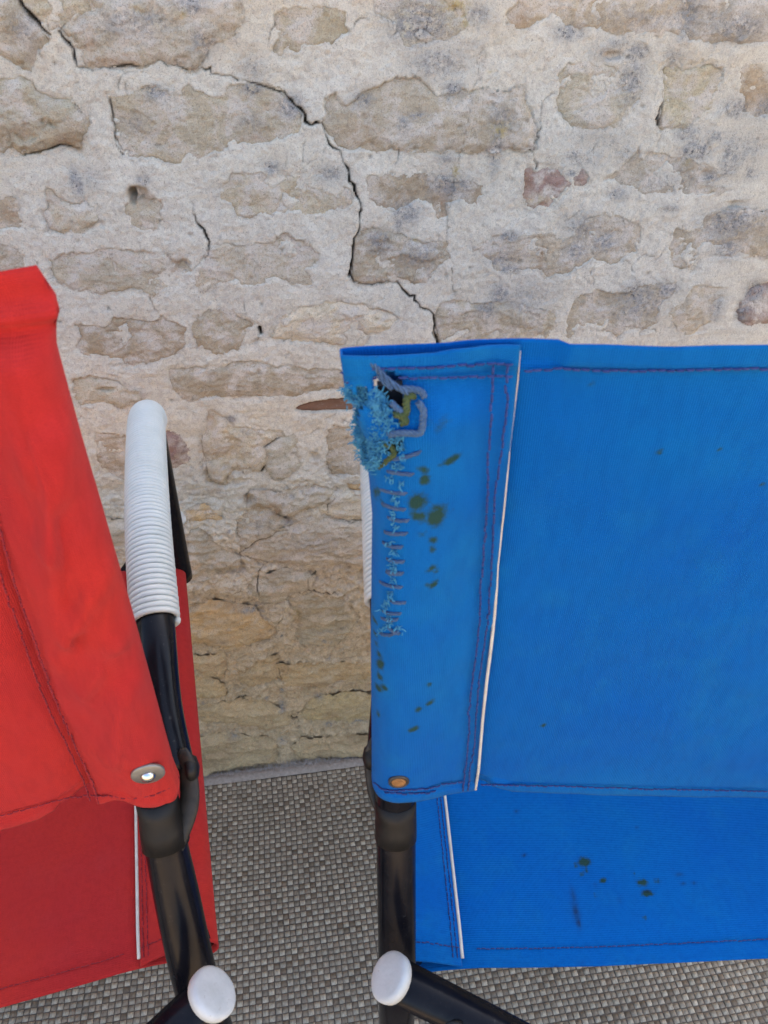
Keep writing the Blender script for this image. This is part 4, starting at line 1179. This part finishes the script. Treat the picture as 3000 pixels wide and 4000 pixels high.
def seat(ch, mat, thread, sag=.012, rear_w=.030, front_w=.458, seat_stains=(), cord=True, name='seat_canvas', fk=1.0):
    root = ch.root
    R0 = np.array([rear_w, .3965]); R1 = np.array([front_w, .4505])
    dd = (R1 - R0) / np.hypot(*(R1 - R0)); nn = np.array([-dd[1], dd[0]])
    XR = .008

    def pos(x, t, q, side, layer):
        if layer == 0 and x > 0:
            x = x * fk
        if x > FLAP:
            x = FLAP + (x - FLAP) * (W / 2 - XR - FLAP) / (W / 2 - FLAP)
        xx = XR + x if side == 0 else W - XR - x
        xin = min(xx, W - xx)
        sg = -sag * float(np.clip((xin - XR - .008) / .13, 0, 1)) ** .8
        wv = .0016 * float(perlin(xx * 14, t * 6, 3)) * (1 if layer else .6)
        b = R0 + (R1 - R0) * t + nn * (q * .98 + sg + wv)
        # rear edge hangs a little
        b = b + np.array([.0, -.004 * float(np.clip(1 - t / .06, 0, 1))])
        return (-ch.sgn * W / 2 + ch.sgn * xx, b[0], b[1])
    V, X, Tt, Lay, Fq = canvas_mesh(pos, nt=190)
    stain = np.zeros_like(X); grime = np.zeros_like(X)
    fade = np.zeros_like(X)
    p0 = np.array([0, R0[0], R0[1] - sag * .8]); n3 = np.array([0, nn[0], nn[1]])
    WP = V
    for (px, py, rx, ry, k, kind) in seat_stains:
        c = ch.px_plane(px, py, p0, n3); e1 = ch.px_plane(px + rx, py, p0, n3); e2 = ch.px_plane(px, py + ry, p0, n3)
        r1 = max(np.linalg.norm(e1 - c) * 1.15, .0012); r2 = max(np.linalg.norm(e2 - c), .0012)
        g = np.exp(-1.2 * (((V[..., 0] - c[0]) / r1) ** 2 + ((V[..., 1] - c[1]) / r2) ** 2)) * k
        if kind:
            grime = np.maximum(grime, g)
        else:
            stain = np.maximum(stain, g)
    o = finish_canvas(name, mat, root, V, X, Tt, Lay, Fq, stain, grime, fade)
    N3 = (0, nn[0], nn[1])

    def on(x, t, lift=.001):
        q = float(flap_q(np.array(x)))
        p = pos(x, t, q, 0, 0)
        return (p[0], p[1] + nn[0] * lift, p[2] + nn[1] * lift)
    if cord:
        for side in (0, 1):
            m = MB()
            pp = []
            for t in np.linspace(.012, .985, 40):
                p = pos(FLAP + .0012, t, .0022, side, 0)
                pp.append(p)
            m.tube(pp, .00125, 8)
            m.build('piping', M_PIPING, o)
    mb = MB()
    for side in (0, 1):
        for dx in (.004, .0085):
            line = [pos(FLAP - dx, t, float(flap_q(np.array(FLAP - dx))) + .0008, side, 0) for t in np.linspace(.01, .99, 60)]
            stitch(mb, line, .0034, .0029, .0004, .0003, N3)
        line = [pos(x, .026, float(flap_q(np.array(x))) + .0008, side, 0) for x in np.linspace(.006, FLAP - .001, 20)]
        stitch(mb, line, .0034, .0029, .0004, .0003, N3)
    line = []
    for x in np.linspace(FLAP + .003, W - FLAP - .003, 80):
        xx = x - XR
        side = 0 if x < W / 2 else 1
        line.append(pos(x - XR if side == 0 else W - XR - x, .026, .0014, side, 2))
    stitch(mb, line, .0034, .0030, .00036, .0003, N3)
    mb.build('stitching', thread, o, kind='stuff')
    return o


# ---- the two chairs
YB = math.radians(2.5); YR = math.radians(14.5)
blue = Chair('folding_chair', 'blue canvas folding chair with torn and hand stitched back corner', (.0085, .247), YB, 1, .008, .852, .043, .560, 'folding chairs before the stone wall')
red = Chair('folding_chair', 'red canvas folding chair with silver rivet, left of the blue chair', (-.1073, .2315), YR, -1, .006, .884, .062, .566, 'folding chairs before the stone wall')
frame(blue)
frame(red, .010, .011, .008, 1.13, .062)


def back_canvas(ch, mat, thread, top_fn, bot_fn, flare_fn, disp_fn, stains, kill_fn=None, hem=.009, name='back_canvas', fade_fn=None, nt=190, pdx=0.0, flap_fn=None, kr=(.010, .040), fdrop=.0, fmin=.14):
    def pos(x, t, q, side, layer):
        xx = x if side == 0 else W - x
        lo, hi = bot_fn(xx + pdx if x < .10 and side == 0 else xx), top_fn(xx + pdx if x < .10 and side == 0 else xx)
        tt = lo + (hi - lo) * t
        if layer == 1 and x < FLAP:
            tt -= fdrop * float(sstep(.85, 1.0, np.array(t))) * float(sstep(FLAP, FLAP * .6, np.array(x)))
        fl = flare_fn(tt, side)
        x2 = x
        if flap_fn and layer == 0 and x > 0:
            x2 = x * flap_fn(tt) / FLAP
        flat_ = 1 - (1 - fmin) * float(sstep(.90, .985, np.array(t)))
        q = q * flat_
        if x < .012:
            x2 = x2 - fl * float(np.clip((.012 - x) / .024, 0, 1))
        front = 1.0 if layer == 0 else (-1.0 if layer == 1 and x < FLAP else 0)
        hemth = .0015 * (float(sstep(1 - hem / ch.len - .004, 1 - hem / ch.len + .002, np.array(t))) + .8 * float(sstep(.024, .020, np.array(t))))
        dq = float(disp_fn(xx, tt)) * (1 if q >= 0 else .3)
        kk = max(float(sstep(*kr, np.array(x))), float(sstep(.90, .93, np.array(t))) if fmin < .12 else 0.0)
        dq = dq * kk + (1 - kk) * (.0004 + .45 * (dq + math.sqrt(dq * dq + 1e-6)) if q >= 0 else min(max(dq, -.001), .0003) * .3)
        q = q * (1 + .05 * float(sstep(.16, .0, np.array(t))))
        q2 = q + (hemth if front >= 0 else -hemth) + dq
        # soft round end at the lower outer corner
        xo = x2 + pdx * float(np.clip((.10 - x2) / .05, 0, 1))
        return ch.back(xo if side == 0 else W - xo, tt, q2)
    V, X, Tt, Lay, Fq = canvas_mesh(lambda x, t, q, s_, l_: pos(x, t, q, s_, l_), nt=nt)
    xin = (V[..., 0] + ch.sgn * W / 2) * ch.sgn
    rel = V[..., 1:] - ch.B
    tb = (rel @ (ch.T - ch.B)) / ch.len ** 2
    stain = np.zeros_like(X); grime = np.zeros_like(X)
    for (px, py, rx, ry, k, ang) in stains:
        q0 = .010 if px < 1900 else 0.0
        cx, ct = ch.px_back(px, py, q0)
        ex, _ = ch.px_back(px + 10, py, q0); _, et = ch.px_back(px, py + 10, q0)
        mx = abs(ex - cx) / 10; mt = abs(et - ct) / 10
        dx = (xin - cx) / mx * ch.sgn; dt = -(tb - ct) / mt
        ca, sa = math.cos(ang), math.sin(ang)
        a_, b_ = dx * ca + dt * sa, -dx * sa + dt * ca
        g = np.exp(-1.0 * ((a_ / max(rx, 9)) ** 2 + (b_ / max(ry, 9)) ** 2)) * k
        g = np.where((Lay == 1), 0, g) if px < 1900 else np.where(Lay == 2, g, 0)
        stain = np.maximum(stain, g)
    fade = fade_fn(xin, tb, Lay) if fade_fn else np.zeros_like(X)
    kill = kill_fn(xin, tb, Lay, V) if kill_fn else None
    o = finish_canvas(name, mat, ch.root, V, X, Tt, Lay, Fq, stain, grime, fade, kill)
    return o, pos


def pxs(ch, pts, q=.010):
    return [ch.px_back(x, y, q) for x, y in pts]


def pxs_s(ch, pts, pdx=0.0):
    out = []
    for px, py in pts:
        q = .006
        for _ in range(7):
            x, t = ch.px_back(px, py, q)
            xx = x - pdx
            q = float(flap_q(np.array(xx))) * 1.05 if xx > 0 else math.sqrt(max(RS ** 2 - min(-xx, RS) ** 2, 0))
        out.append((x, t))
    return out


def interp_fn(pairs):
    xs = [p[0] for p in pairs]; ys = [p[1] for p in pairs]
    return lambda v: float(np.interp(v, xs, ys))


# ------------------------------------------------ blue back
SEAM_B = sorted((t, x) for x, t in pxs(blue, [(2031, 1368), (2022, 1480), (2008, 1600), (1990, 1750), (1975, 1900), (1955, 2100), (1942, 2210), (1938, 2290), (1930, 2400), (1914, 2540), (1900, 2650), (1884, 2800), (1876, 2900), (1868, 3000), (1856, 3075)], .002))
blue.flap_fn = interp_fn(SEAM_B)
SEAM_R = sorted((t, x - .008) for x, t in pxs(red, [(-60, 1720), (5, 2020), (68, 2265), (152, 2512), (212, 2693), (345, 3000), (392, 3127)], .003))
red.flap_fn = interp_fn(SEAM_R)
print('SEAM', SEAM_B[0], SEAM_B[-1], SEAM_R[0], SEAM_R[-1])
bt = pxs(blue, [(1340, 1395), (1450, 1382), (1600, 1377), (1750, 1365), (1850, 1350), (2000, 1342), (2100, 1344), (2300, 1348), (2600, 1358), (2990, 1352)], .002)
bt = bt[:1] + bt[1:]
bb_ = pxs_s(blue, [(1462, 3062), (1480, 3092), (1520, 3112), (1600, 3118), (1680, 3112), (1780, 3095), (1866, 3078), (2000, 3085), (2400, 3100), (2990, 3112)])
btx, btt = [p[0] for p in bt], [p[1] for p in bt]
bbx, bbt = [p[0] for p in bb_], [p[1] for p in bb_]


def blue_top(x):
    x = min(x, W - x) if x > W / 2 else x
    return float(np.interp(x, btx, btt))


def blue_bot(x):
    x = min(x, W - x) if x > W / 2 else x
    return float(np.interp(x, bbx, bbt))


def blue_flare(t, side):
    if side:
        return 0.0
    return float(np.interp(t, [0, .05, .2, .5, .75, .88, .93, 1.0], [-.002, .0002, .0, .0, -.001, .0015, .008, .0100]))


def blue_disp(x, t):
    d = .0012 * float(perlin(x * 22, t * 7, 2)) + .0008 * float(perlin(x * 60, t * 14, 5))
    if x < FLAP:
        d += .0018 * math.exp(-((x - .028 - .02 * (1 - t)) / .010) ** 2) * (.4 + .6 * math.sin(t * 7))
        d += .0020 * math.exp(-((t - .80 + .9 * (x - .03)) / .05) ** 2) * math.exp(-((x - .035) / .02) ** 2)
    return d


TEAR = [blue.px_back(*p, .004) for p in [(1300, 1530), (1352, 1525), (1392, 1548), (1408, 1512), (1440, 1545), (1400, 1570), (1385, 1600), (1395, 1640), (1402, 1690), (1412, 1740), (1432, 1790), (1448, 1800), (1300, 1830)]]
HOLE = [blue.px_back(*p, .011) for p in [(1468, 1512), (1500, 1500), (1550, 1505), (1575, 1540), (1572, 1580), (1560, 1600), (1530, 1585), (1515, 1600), (1498, 1570), (1478, 1540)]]
HOLE2 = [blue.px_back(*p, .012) for p in [(1500, 1712), (1555, 1708), (1562, 1745), (1520, 1760), (1490, 1745)]]


def blue_kill(x, t, lay, V):
    sc = blue.len
    k = np.zeros(x.shape, bool)
    wob = fbm(x * 300, t * sc * 300, 3, 12) * .0012
    P = [(a, b * sc) for a, b in TEAR]
    k |= (poly_sdf(x, t * sc, P) + wob > 0) & (x < .03)
    # the front of the sleeve is worn away too
    k |= (lay == 1) & (x < -.0112) & (t > TEAR[11][1] - .0) & (t < TEAR[1][1])
    for hl in (HOLE, HOLE2):
        P = [(a, b * sc) for a, b in hl]
        k |= (poly_sdf(x, t * sc, P) + wob > 0) & (lay == 0)
    return k


BST = [(1695, 2000, 34, 34, 1, 0), (1700, 1990, 48, 44, .75, 0), (1625, 1935, 36, 30, 1, 0), (1632, 1990, 40, 22, .7, .3), (1655, 1850, 22, 22, .9, 0), (1650, 1810, 22, 12, .9, .2), (1760, 1785, 38, 14, .95, -.3), (1720, 1800, 20, 8, .5, -.2),
       (1690, 2090, 20, 16, .7, .4), (1685, 2125, 14, 16, .6, 0), (1680, 2200, 24, 10, .8, -.5), (1700, 2215, 16, 9, .6, -.4), (1690, 2265, 20, 12, .85, -.5), (1665, 2262, 14, 9, .6, .3), (1476, 1930, 12, 26, .8, .4), (1500, 1960, 10, 14, .7, 0),
       (1520, 1740, 30, 26, .8, 0), (1530, 1790, 14, 20, .6, 0), (1488, 2590, 13, 26, .9, .3), (1485, 2640, 10, 16, .8, 0), (1502, 2672, 15, 14, .8, 0), (1482, 2688, 14, 12, .9, 0), (1470, 2490, 11, 12, .6, .4), (1475, 2525, 10, 12, .6, .4), (1484, 2555, 11, 12, .7, .4), (1468, 2440, 12, 10, .7, 0),
       (1673, 2656, 11, 7, .8, -.4), (1678, 2727, 22, 6, .8, -.2), (1630, 2745, 14, 10, .85, -.4), (1614, 2820, 22, 10, .9, -.3), (1480, 2790, 8, 18, .6, 0), (1640, 2060, 40, 14, .35, -.2), (1700, 1640, 90, 30, .28, -.1),
       (2313, 1497, 12, 8, .75, 0), (2575, 1762, 16, 10, .8, 0), (2810, 1752, 8, 9, .9, 0), (2976, 1890, 10, 7, .9, -.4), (2120, 2832, 7, 5, .9, 0), (1460, 1420, 60, 14, .25, 0), (1960, 1395, 60, 12, .25, 0), (2001, 1385, 20, 16, .4, 0)]


def blue_fade(x, t, lay):
    f = sstep(.10, .0, t) * .25 + sstep(.90, .99, t) * .25 * (lay != 1)
    f = f + .55 * (lay == 0) * np.clip(fbm(x * 30, t * 8, 3, 4) + .3, 0, 1)
    P = [(a, b * blue.len) for a, b in TEAR + HOLE]
    f = np.maximum(f, .9 * np.exp(-(poly_sdf(x, t * blue.len, [(a, b * blue.len) for a, b in TEAR]) / .004) ** 2) * (x < .03))
    f = np.maximum(f, .8 * np.exp(-((x - np.interp(t, [a for a, b in SEAM_B], [b for a, b in SEAM_B])) / .0018) ** 2) * (lay == 0))
    return np.clip(f, 0, 1)


bback, bpos = back_canvas(blue, M_BLUE, M_THREAD_B, blue_top, blue_bot, blue_flare, blue_disp, BST, blue_kill, fade_fn=blue_fade, flap_fn=blue.flap_fn)


def surf(ch, px, py, lift=.0008, disp=None, pdx=0.0):
    """point on the outer canvas surface seen at a pixel of the photograph"""
    q = .006
    for _ in range(6):
        x, t = ch.px_back(px, py, q)
        pdx = .010 if ch is red else 0.0
        xs_ = x - pdx
        q = float(flap_q(np.array(max(xs_, 0.0) * FLAP / ch.flap_fn(t)))) if xs_ > 0 else (math.sqrt(max(RS ** 2 - min(-xs_, RS) ** 2, 0)))
        q *= 1 - .86 * float(sstep(.90, .985, np.array(t * .965 + .02)))
        if disp:
            q += disp(x, t)
    q += lift + (.0010 if not (xs_ > ch.flap_fn(t)) else .0004)
    return Vector(ch.back(x, t, q))


NB = (0, blue.n[0], blue.n[1]); NR = (0, red.n[0], red.n[1])


def sline(ch, pts, disp, lift=.0006, n=6):
    out = []
    for a, b in zip(pts[:-1], pts[1:]):
        for k in range(n):
            out.append(surf(ch, a[0] + (b[0] - a[0]) * k / n, a[1] + (b[1] - a[1]) * k / n, lift, disp))
    out.append(surf(ch, *pts[-1], lift, disp))
    return out


def z8(p):
    return [(1200 + x / 1.659, 1250 + y / 1.659) for x, y in p]


def z9(p):
    return [(1200 + x / 1.659, 2200 + y / 1.659) for x, y in p]


m = MB()
rows = [z8([(1200, 275), (1190, 450), (1185, 650), (1165, 850), (1160, 1150), (1145, 1400), (1125, 1655)]) + z9([(1120, 150), (1115, 350), (1085, 600), (1060, 780), (1045, 940), (1040, 1150), (1015, 1350), (1003, 1455)]),
        z8([(1295, 275), (1280, 360), (1290, 520), (1270, 700), (1235, 950), (1205, 1200), (1195, 1450), (1185, 1655)]) + z9([(1170, 300), (1150, 450), (1110, 720), (1092, 950), (1078, 1180), (1050, 1330), (1040, 1455)]),
        z8([(215, 320), (300, 318), (430, 295), (620, 290), (800, 285), (1000, 270), (1190, 265), (1300, 265)]),
        z8([(235, 385), (330, 370), (450, 355)]), z8([(590, 360), (750, 352), (950, 350), (1180, 340), (1350, 345)]),
        z8([(1400, 315), (1660, 298)]) + [(2300, 1437), (2600, 1438), (2990, 1430)],
        z9([(430, 1395), (480, 1435), (560, 1448), (680, 1442), (780, 1435), (880, 1405), (1000, 1392)]),
        z9([(500, 1462), (680, 1470), (830, 1455)]),
        z9([(1120, 1415), (1330, 1420), (1659, 1428)]) + [(2500, 3070), (2990, 3080)]]
for r_ in rows:
    stitch(m, sline(blue, r_, blue_disp, .0012), .0034, .0032, .00048, .00035, NB)
m.build('stitching', M_THREAD_B, bback, kind='stuff')
# pale selvage along the flap seam
m = MB()
sv = [(2031, 1368), (2022, 1480), (2008, 1600), (1990, 1750), (1975, 1900), (1955, 2100), (1942, 2210), (1938, 2290), (1930, 2400), (1914, 2540), (1900, 2650), (1884, 2800), (1876, 2900), (1868, 3000), (1856, 3075)]
sp = sline(blue, sv, blue_disp, .0003, 5)
m.tube(sp, [.0002 + .0006 * min(1, max(0, (k - 16) / 22)) for k in range(len(sp))], 8)
m.build('piping', M_PIPING, bback)
# eyelet with rust
ep = surf(blue, 1557, 3042, .0006, blue_disp)
m = MB(); m.lathe(ep, NB, [(.0056, -.001), (.0057, .0005), (.0051, .0010), (.0043, .0008), (.0040, 0)], 26)
ey = m.build('eyelet', M_DARK, bback)
m = MB(); m.lathe(Vector(ep) + Vector(NB) * .0004, NB, [(.0041, 0), (.0037, .0006), (.0026, .0008), (.001, .0006)], 22)
m.build('rusty_rivet', M_RUST, ey)
# post end showing in the hole
# repair: thick thread stitches
RSTI = z8([(545, 890), (640, 868), (735, 838)]), z8([(505, 960), (590, 975), (690, 985)]), z8([(460, 1075), (540, 1098), (650, 1108)]), z8([(480, 1172), (560, 1202), (640, 1212)]), z8([(520, 1265), (590, 1282), (660, 1282)]), z8([(500, 1362), (570, 1368), (650, 1366)]), \
    z8([(490, 1430), (550, 1452), (620, 1453)]), z8([(515, 1535), (570, 1546), (630, 1548)]), z8([(515, 1610), (570, 1622), (625, 1622)]), z9([(470, 108), (540, 130), (620, 138)]), z9([(540, 232), (590, 238), (640, 236)]), z9([(490, 300), (550, 308), (610, 308)]), z9([(480, 342), (540, 352), (590, 343)]), z9([(468, 440), (530, 448), (590, 425)]), z9([(520, 398), (560, 425), (600, 440)]), z9([(510, 45), (560, 52), (620, 50)])
for i, st in enumerate(RSTI):
    pp = [Vector(p) for p in sline(blue, st, blue_disp, .0012, 4)]
    m = MB()
    for k in range(3):                                    # a three-ply strand
        q = []
        for j, p in enumerate(pp):
            a = j * .9 + k * 2.09
            q.append(p + Vector((0, math.cos(a) * .0004, math.sin(a) * .0004)) - Vector(NB) * (.0016 if j in (0, len(pp) - 1) else .0004))
        m.tube(q, .00045, 7)
    m.build('repair_stitch', M_TWINE2, bback)


def strand(name, pts, mat, r=.0011, ply=4, lift=.002, parent=bback):
    pp = catmull([surf(blue, *p, lift, blue_disp) for p in pts], 8)
    pp = [Vector(p) for p in pp]
    m = MB()
    for k in range(ply):
        q = []
        for j, p in enumerate(pp):
            a = j * .38 + k * 6.283 / ply
            t = (pp[min(j + 1, len(pp) - 1)] - pp[max(j - 1, 0)]).normalized()
            n = Vector(NB); b = t.cross(n).normalized()
            q.append(p + n * math.cos(a) * r * .75 + b * math.sin(a) * r * .75)
        m.tube(q, [r * .56 * (1 + .12 * math.sin(j * 1.7 + k)) for j in range(len(q))], 7)
    return m.build(name, mat, parent)


strand('twine_loop', z8([(380, 228), (430, 268), (470, 310), (530, 370), (600, 420), (650, 445)]), M_TWINE, .0009, 3, .0018)
strand('twine_loop', z8([(455, 330), (500, 380), (550, 420)]), M_TWINE, .0008, 3, .0016)
strand('twine_loop', z8([(600, 420), (680, 425), (735, 440), (755, 475)]), M_TWINE, .0010, 4, .0016)
strand('twine_loop', z8([(715, 505), (748, 560), (745, 620), (742, 665), (722, 705), (660, 705), (590, 705), (520, 715)]), M_TWINE, .0010, 4, .0018)
strand('twine_loop', z8([(540, 520), (580, 560), (620, 590)]), M_TWINE, .0010, 4, .0002)
strand('green_twine', z8([(700, 475), (650, 480), (640, 530), (640, 580), (615, 610)]), M_MOSS, .0011, 4, .0006)
strand('green_twine', z8([(560, 595), (610, 610), (640, 640), (600, 655)]), M_MOSS, .0010, 4, .0006)
strand('green_twine', z8([(500, 780), (545, 810), (560, 850), (520, 890), (465, 945)]), M_MOSS, .0009, 4, .0006)
# frayed threads round the tear and along the darn
m = MB()
fr = random.Random(77)


def fray(px, py, n, L, spread, r=.00022, bias=None):
    for _ in range(n):
        x, y = px + fr.gauss(0, spread), py + fr.gauss(0, spread)
        p = surf(blue, x, y, (.0002 if bias == -1.57 else .0007) + fr.random() * .0010 + (.0022 if x < 1475 and 1540 < y < 1790 else 0))
        a = fr.uniform(0, 6.28) if bias is None else bias + fr.gauss(0, .9)
        pts = [p]
        d = Vector((math.cos(a), -abs(fr.gauss(.25, .35)), math.sin(a))).normalized()
        for k in range(3):
            d = (d + Vector((fr.gauss(0, .5), fr.gauss(0, .3), fr.gauss(0, .5)))).normalized()
            pts.append(pts[-1] + d * L * fr.uniform(.6, 1.3) / 3)
        m.tube(pts, [r * 1.2, r, r, r * .7], 5, False)


edge = [(1350, 1505), (1372, 1520), (1395, 1530), (1425, 1520), (1450, 1540), (1420, 1560), (1400, 1590), (1395, 1620), (1398, 1650), (1405, 1680), (1412, 1710), (1420, 1740), (1432, 1770), (1440, 1790)]
for i, (x, y) in enumerate(edge):
    fray(x + 20, y, 140, .0026, 14, .00024, math.pi if i > 4 else -1.6)
for x, y in [(1440, 1585), (1435, 1620), (1450, 1650), (1460, 1615), (1455, 1700), (1425, 1600), (1415, 1640), (1420, 1700), (1440, 1760), (1465, 1690), (1475, 1730), (1490, 1680), (1430, 1570), (1450, 1600), (1440, 1640), (1470, 1620), (1430, 1680), (1460, 1660), (1480, 1590), (1495, 1640), (1450, 1700), (1470, 1560), (1450, 1730)]:
    fray(x + 6, y, 75, .0024, 19, .00022)
for x, y in z8([(560, 745), (600, 760), (610, 800), (620, 850), (560, 910), (600, 930), (540, 1000), (600, 1040), (560, 1130), (575, 1160), (560, 1240), (570, 1320), (520, 1420), (560, 1480), (555, 1540), (560, 1590), (610, 720)]):
    fray(x, y, 9, .0022, 6, .00022, -1.57)
for x, y in z9([(560, 20), (550, 90), (540, 170), (510, 240), (495, 270), (540, 200), (520, 330), (500, 390), (480, 420), (530, 380), (590, 410)]):
    fray(x, y, 10, .0022, 7, .00022, -1.57)
m.build('frayed_threads', M_FRAY, bback, kind='stuff')
# dark sheet added behind the holes, standing in for the shade inside
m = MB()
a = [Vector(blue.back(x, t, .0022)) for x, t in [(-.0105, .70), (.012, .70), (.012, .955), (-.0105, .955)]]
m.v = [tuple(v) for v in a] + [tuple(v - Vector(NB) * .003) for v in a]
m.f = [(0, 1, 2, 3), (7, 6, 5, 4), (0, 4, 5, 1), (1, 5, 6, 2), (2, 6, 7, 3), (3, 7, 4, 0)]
m.build('hole_shade_sheet', M_HOLE, bback, smooth=False)

BSEAT = [(2283, 3360, 26, 20, .9, 0), (2250, 3375, 8, 8, .9, 0), (2273, 3408, 9, 8, .9, 0), (2292, 3395, 8, 10, .6, 0), (2241, 3500, 10, 40, .6, 1), (2250, 3560, 13, 46, .8, 1), (2260, 3600, 9, 26, .9, 1), (2357, 3432, 12, 11, .95, 0), (2512, 3440, 22, 14, .9, 0), (2530, 3482, 24, 13, .9, 0), (2528, 3472, 16, 5, .9, 1), (2568, 3432, 16, 9, .7, 0),
         (2653, 3406, 14, 6, .9, 1), (2672, 3446, 9, 5, .8, 1), (2714, 3446, 8, 6, .8, 1), (2522, 3580, 10, 8, .9, 0), (2017, 3175, 9, 5, .9, 1), (2047, 3344, 8, 6, .8, 1), (2490, 3229, 6, 5, .8, 1), (2480, 3408, 6, 8, .6, 0), (2421, 3510, 7, 5, .7, 1), (2325, 3490, 14, 22, .3, 0), (2327, 3452, 6, 5, .8, 1), (2175, 3770, 8, 6, .7, 1), (2275, 3753, 22, 8, .35, 1)]
seat(blue, M_BLUE, M_THREAD_B, seat_stains=BSEAT, fk=.70)

# ------------------------------------------------ red back
rt = pxs(red, [(0, 1065), (60, 1056), (120, 1050), (185, 1042), (205, 1046), (218, 1075)], .004)
rb = pxs_s(red, [(0, 3235), (120, 3202), (240, 3165), (340, 3142), (400, 3140), (470, 3148), (550, 3144), (640, 3122), (690, 3098), (712, 3062)], .010)
rtx = [p[0] for p in rt][::-1]; rtt = [p[1] for p in rt][::-1]
rbx = [p[0] for p in rb][::-1]; rbt = [p[1] for p in rb][::-1]
print('RT', [tuple(round(float(v), 4) for v in p) for p in rt]); print('RB', [tuple(round(float(v), 4) for v in p) for p in rb])
print('BT', [tuple(round(float(v), 4) for v in p) for p in bt]); print('BB', [tuple(round(float(v), 4) for v in p) for p in bb_])


def red_top(x):
    x = min(x, W - x) if x > W / 2 else x
    return float(np.interp(x, rtx, rtt))


def red_bot(x):
    x = min(x, W - x) if x > W / 2 else x
    return float(np.interp(x, rbx, rbt))


def red_flare(t, side):
    if side:
        return 0.0
    return float(np.interp(t, [0, .04, .1, .5, .8, .90, .930, .942, .955, .975, .99, 1.0], [-.002, .001, 0, 0, -.001, -.0010, -.0008, .0014, .0030, .0028, .0020, .0004]))


RED_FOLDS = [((700 * .6, 1700), (200, 2120), .0026, 34), ((520, 2230), (250, 2480), .0024, 30), ((330, 2480), (560, 2560), -.0022, 34), ((560, 2480), (300, 2700), .0020, 32), ((250, 2150), (110, 2600), .0020, 60), ((430, 2000), (330, 2300), -.0020, 40),
             ((600, 2650), (430, 2960), .0022, 44), ((180, 1650), (330, 1500), -.0018, 40), ((60, 1350), (200, 1330), -.0016, 40), ((100, 1800), (360, 1640), .0018, 46)]
RF = []
for a, b, amp, w in RED_FOLDS:
    A_ = red.px_back(*a, .010); B_ = red.px_back(*b, .010)
    RF.append(((A_[0], A_[1] * red.len), (B_[0], B_[1] * red.len), amp * 2.0, w * .00022))


def red_disp(x, t):
    d = .0014 * float(perlin(x * 26 + t * 5, t * 9, 2)) + .0007 * float(perlin(x * 60, t * 18, 5))
    y = t * red.len
    if x < .12:
        for (ax, ay), (bx_, by_), amp, w in RF:
            ex, ey = bx_ - ax, by_ - ay
            s_ = ((x - ax) * ex + (y - ay) * ey) / (ex * ex + ey * ey)
            sc = min(max(s_, 0), 1)
            dd = math.hypot(x - ax - ex * sc, y - ay - ey * sc)
            d += amp * math.exp(-(dd / w) ** 2)
    # double rolled hem at the top
    d += .0042 * math.exp(-((t - .960) / .008) ** 2) + .0012 * math.exp(-((t - .992) / .012) ** 2) - .0016 * math.exp(-((t - .943) / .006) ** 2)
    return d


rback, rpos = back_canvas(red, M_RED, M_THREAD_R, red_top, red_bot, red_flare, red_disp, [], hem=.012, pdx=.010, flap_fn=red.flap_fn, kr=(.006, .026), fdrop=.035, fmin=.10)
m = MB()


def za(p):
    return [(x / 1.659, 2000 + y / 1.659) for x, y in p]


def zb_(p):
    return [(x / 1.659, 3000 + y / 1.659) for x, y in p]


rows = [[(-60, 1760), (-30, 1900)] + za([(0, 70), (50, 260), (100, 440), (170, 650), (240, 850), (340, 1150), (450, 1410), (560, 1659)]) + zb_([(600, 70), (645, 210)]),
        [(-40, 2080)] + za([(0, 370), (60, 560), (130, 740), (210, 1000), (320, 1270), (420, 1470), (510, 1659)]) + zb_([(555, 100), (580, 210)]),
        zb_([(0, 298), (200, 245), (400, 190), (560, 165), (700, 160), (870, 178), (1000, 155), (1120, 95), (1160, 40)])]
for r_ in rows:
    stitch(m, sline(red, r_, red_disp, .0006), .0034, .0030, .00042, .00035, NR)
m.build('stitching', M_THREAD_R, rback, kind='stuff')
rp = surf(red, 578, 3012, .0006, red_disp)
m = MB(); m.lathe(rp, NR, [(.0086, -.001), (.0088, .0004), (.0082, .0009), (.004, .0012), (.002, .0012)], 30)
ws_ = m.build('washer', M_ALU, rback)
m = MB(); m.lathe(Vector(rp) + Vector(NR) * .0010, NR, [(.0040, 0), (.0038, .0012), (.0030, .0024), (.0017, .0031), (.0004, .0034)], 24)
m.build('rivet', M_DOME, ws_)
seat(red, M_RED, M_THREAD_R, rear_w=.062, fk=.72)
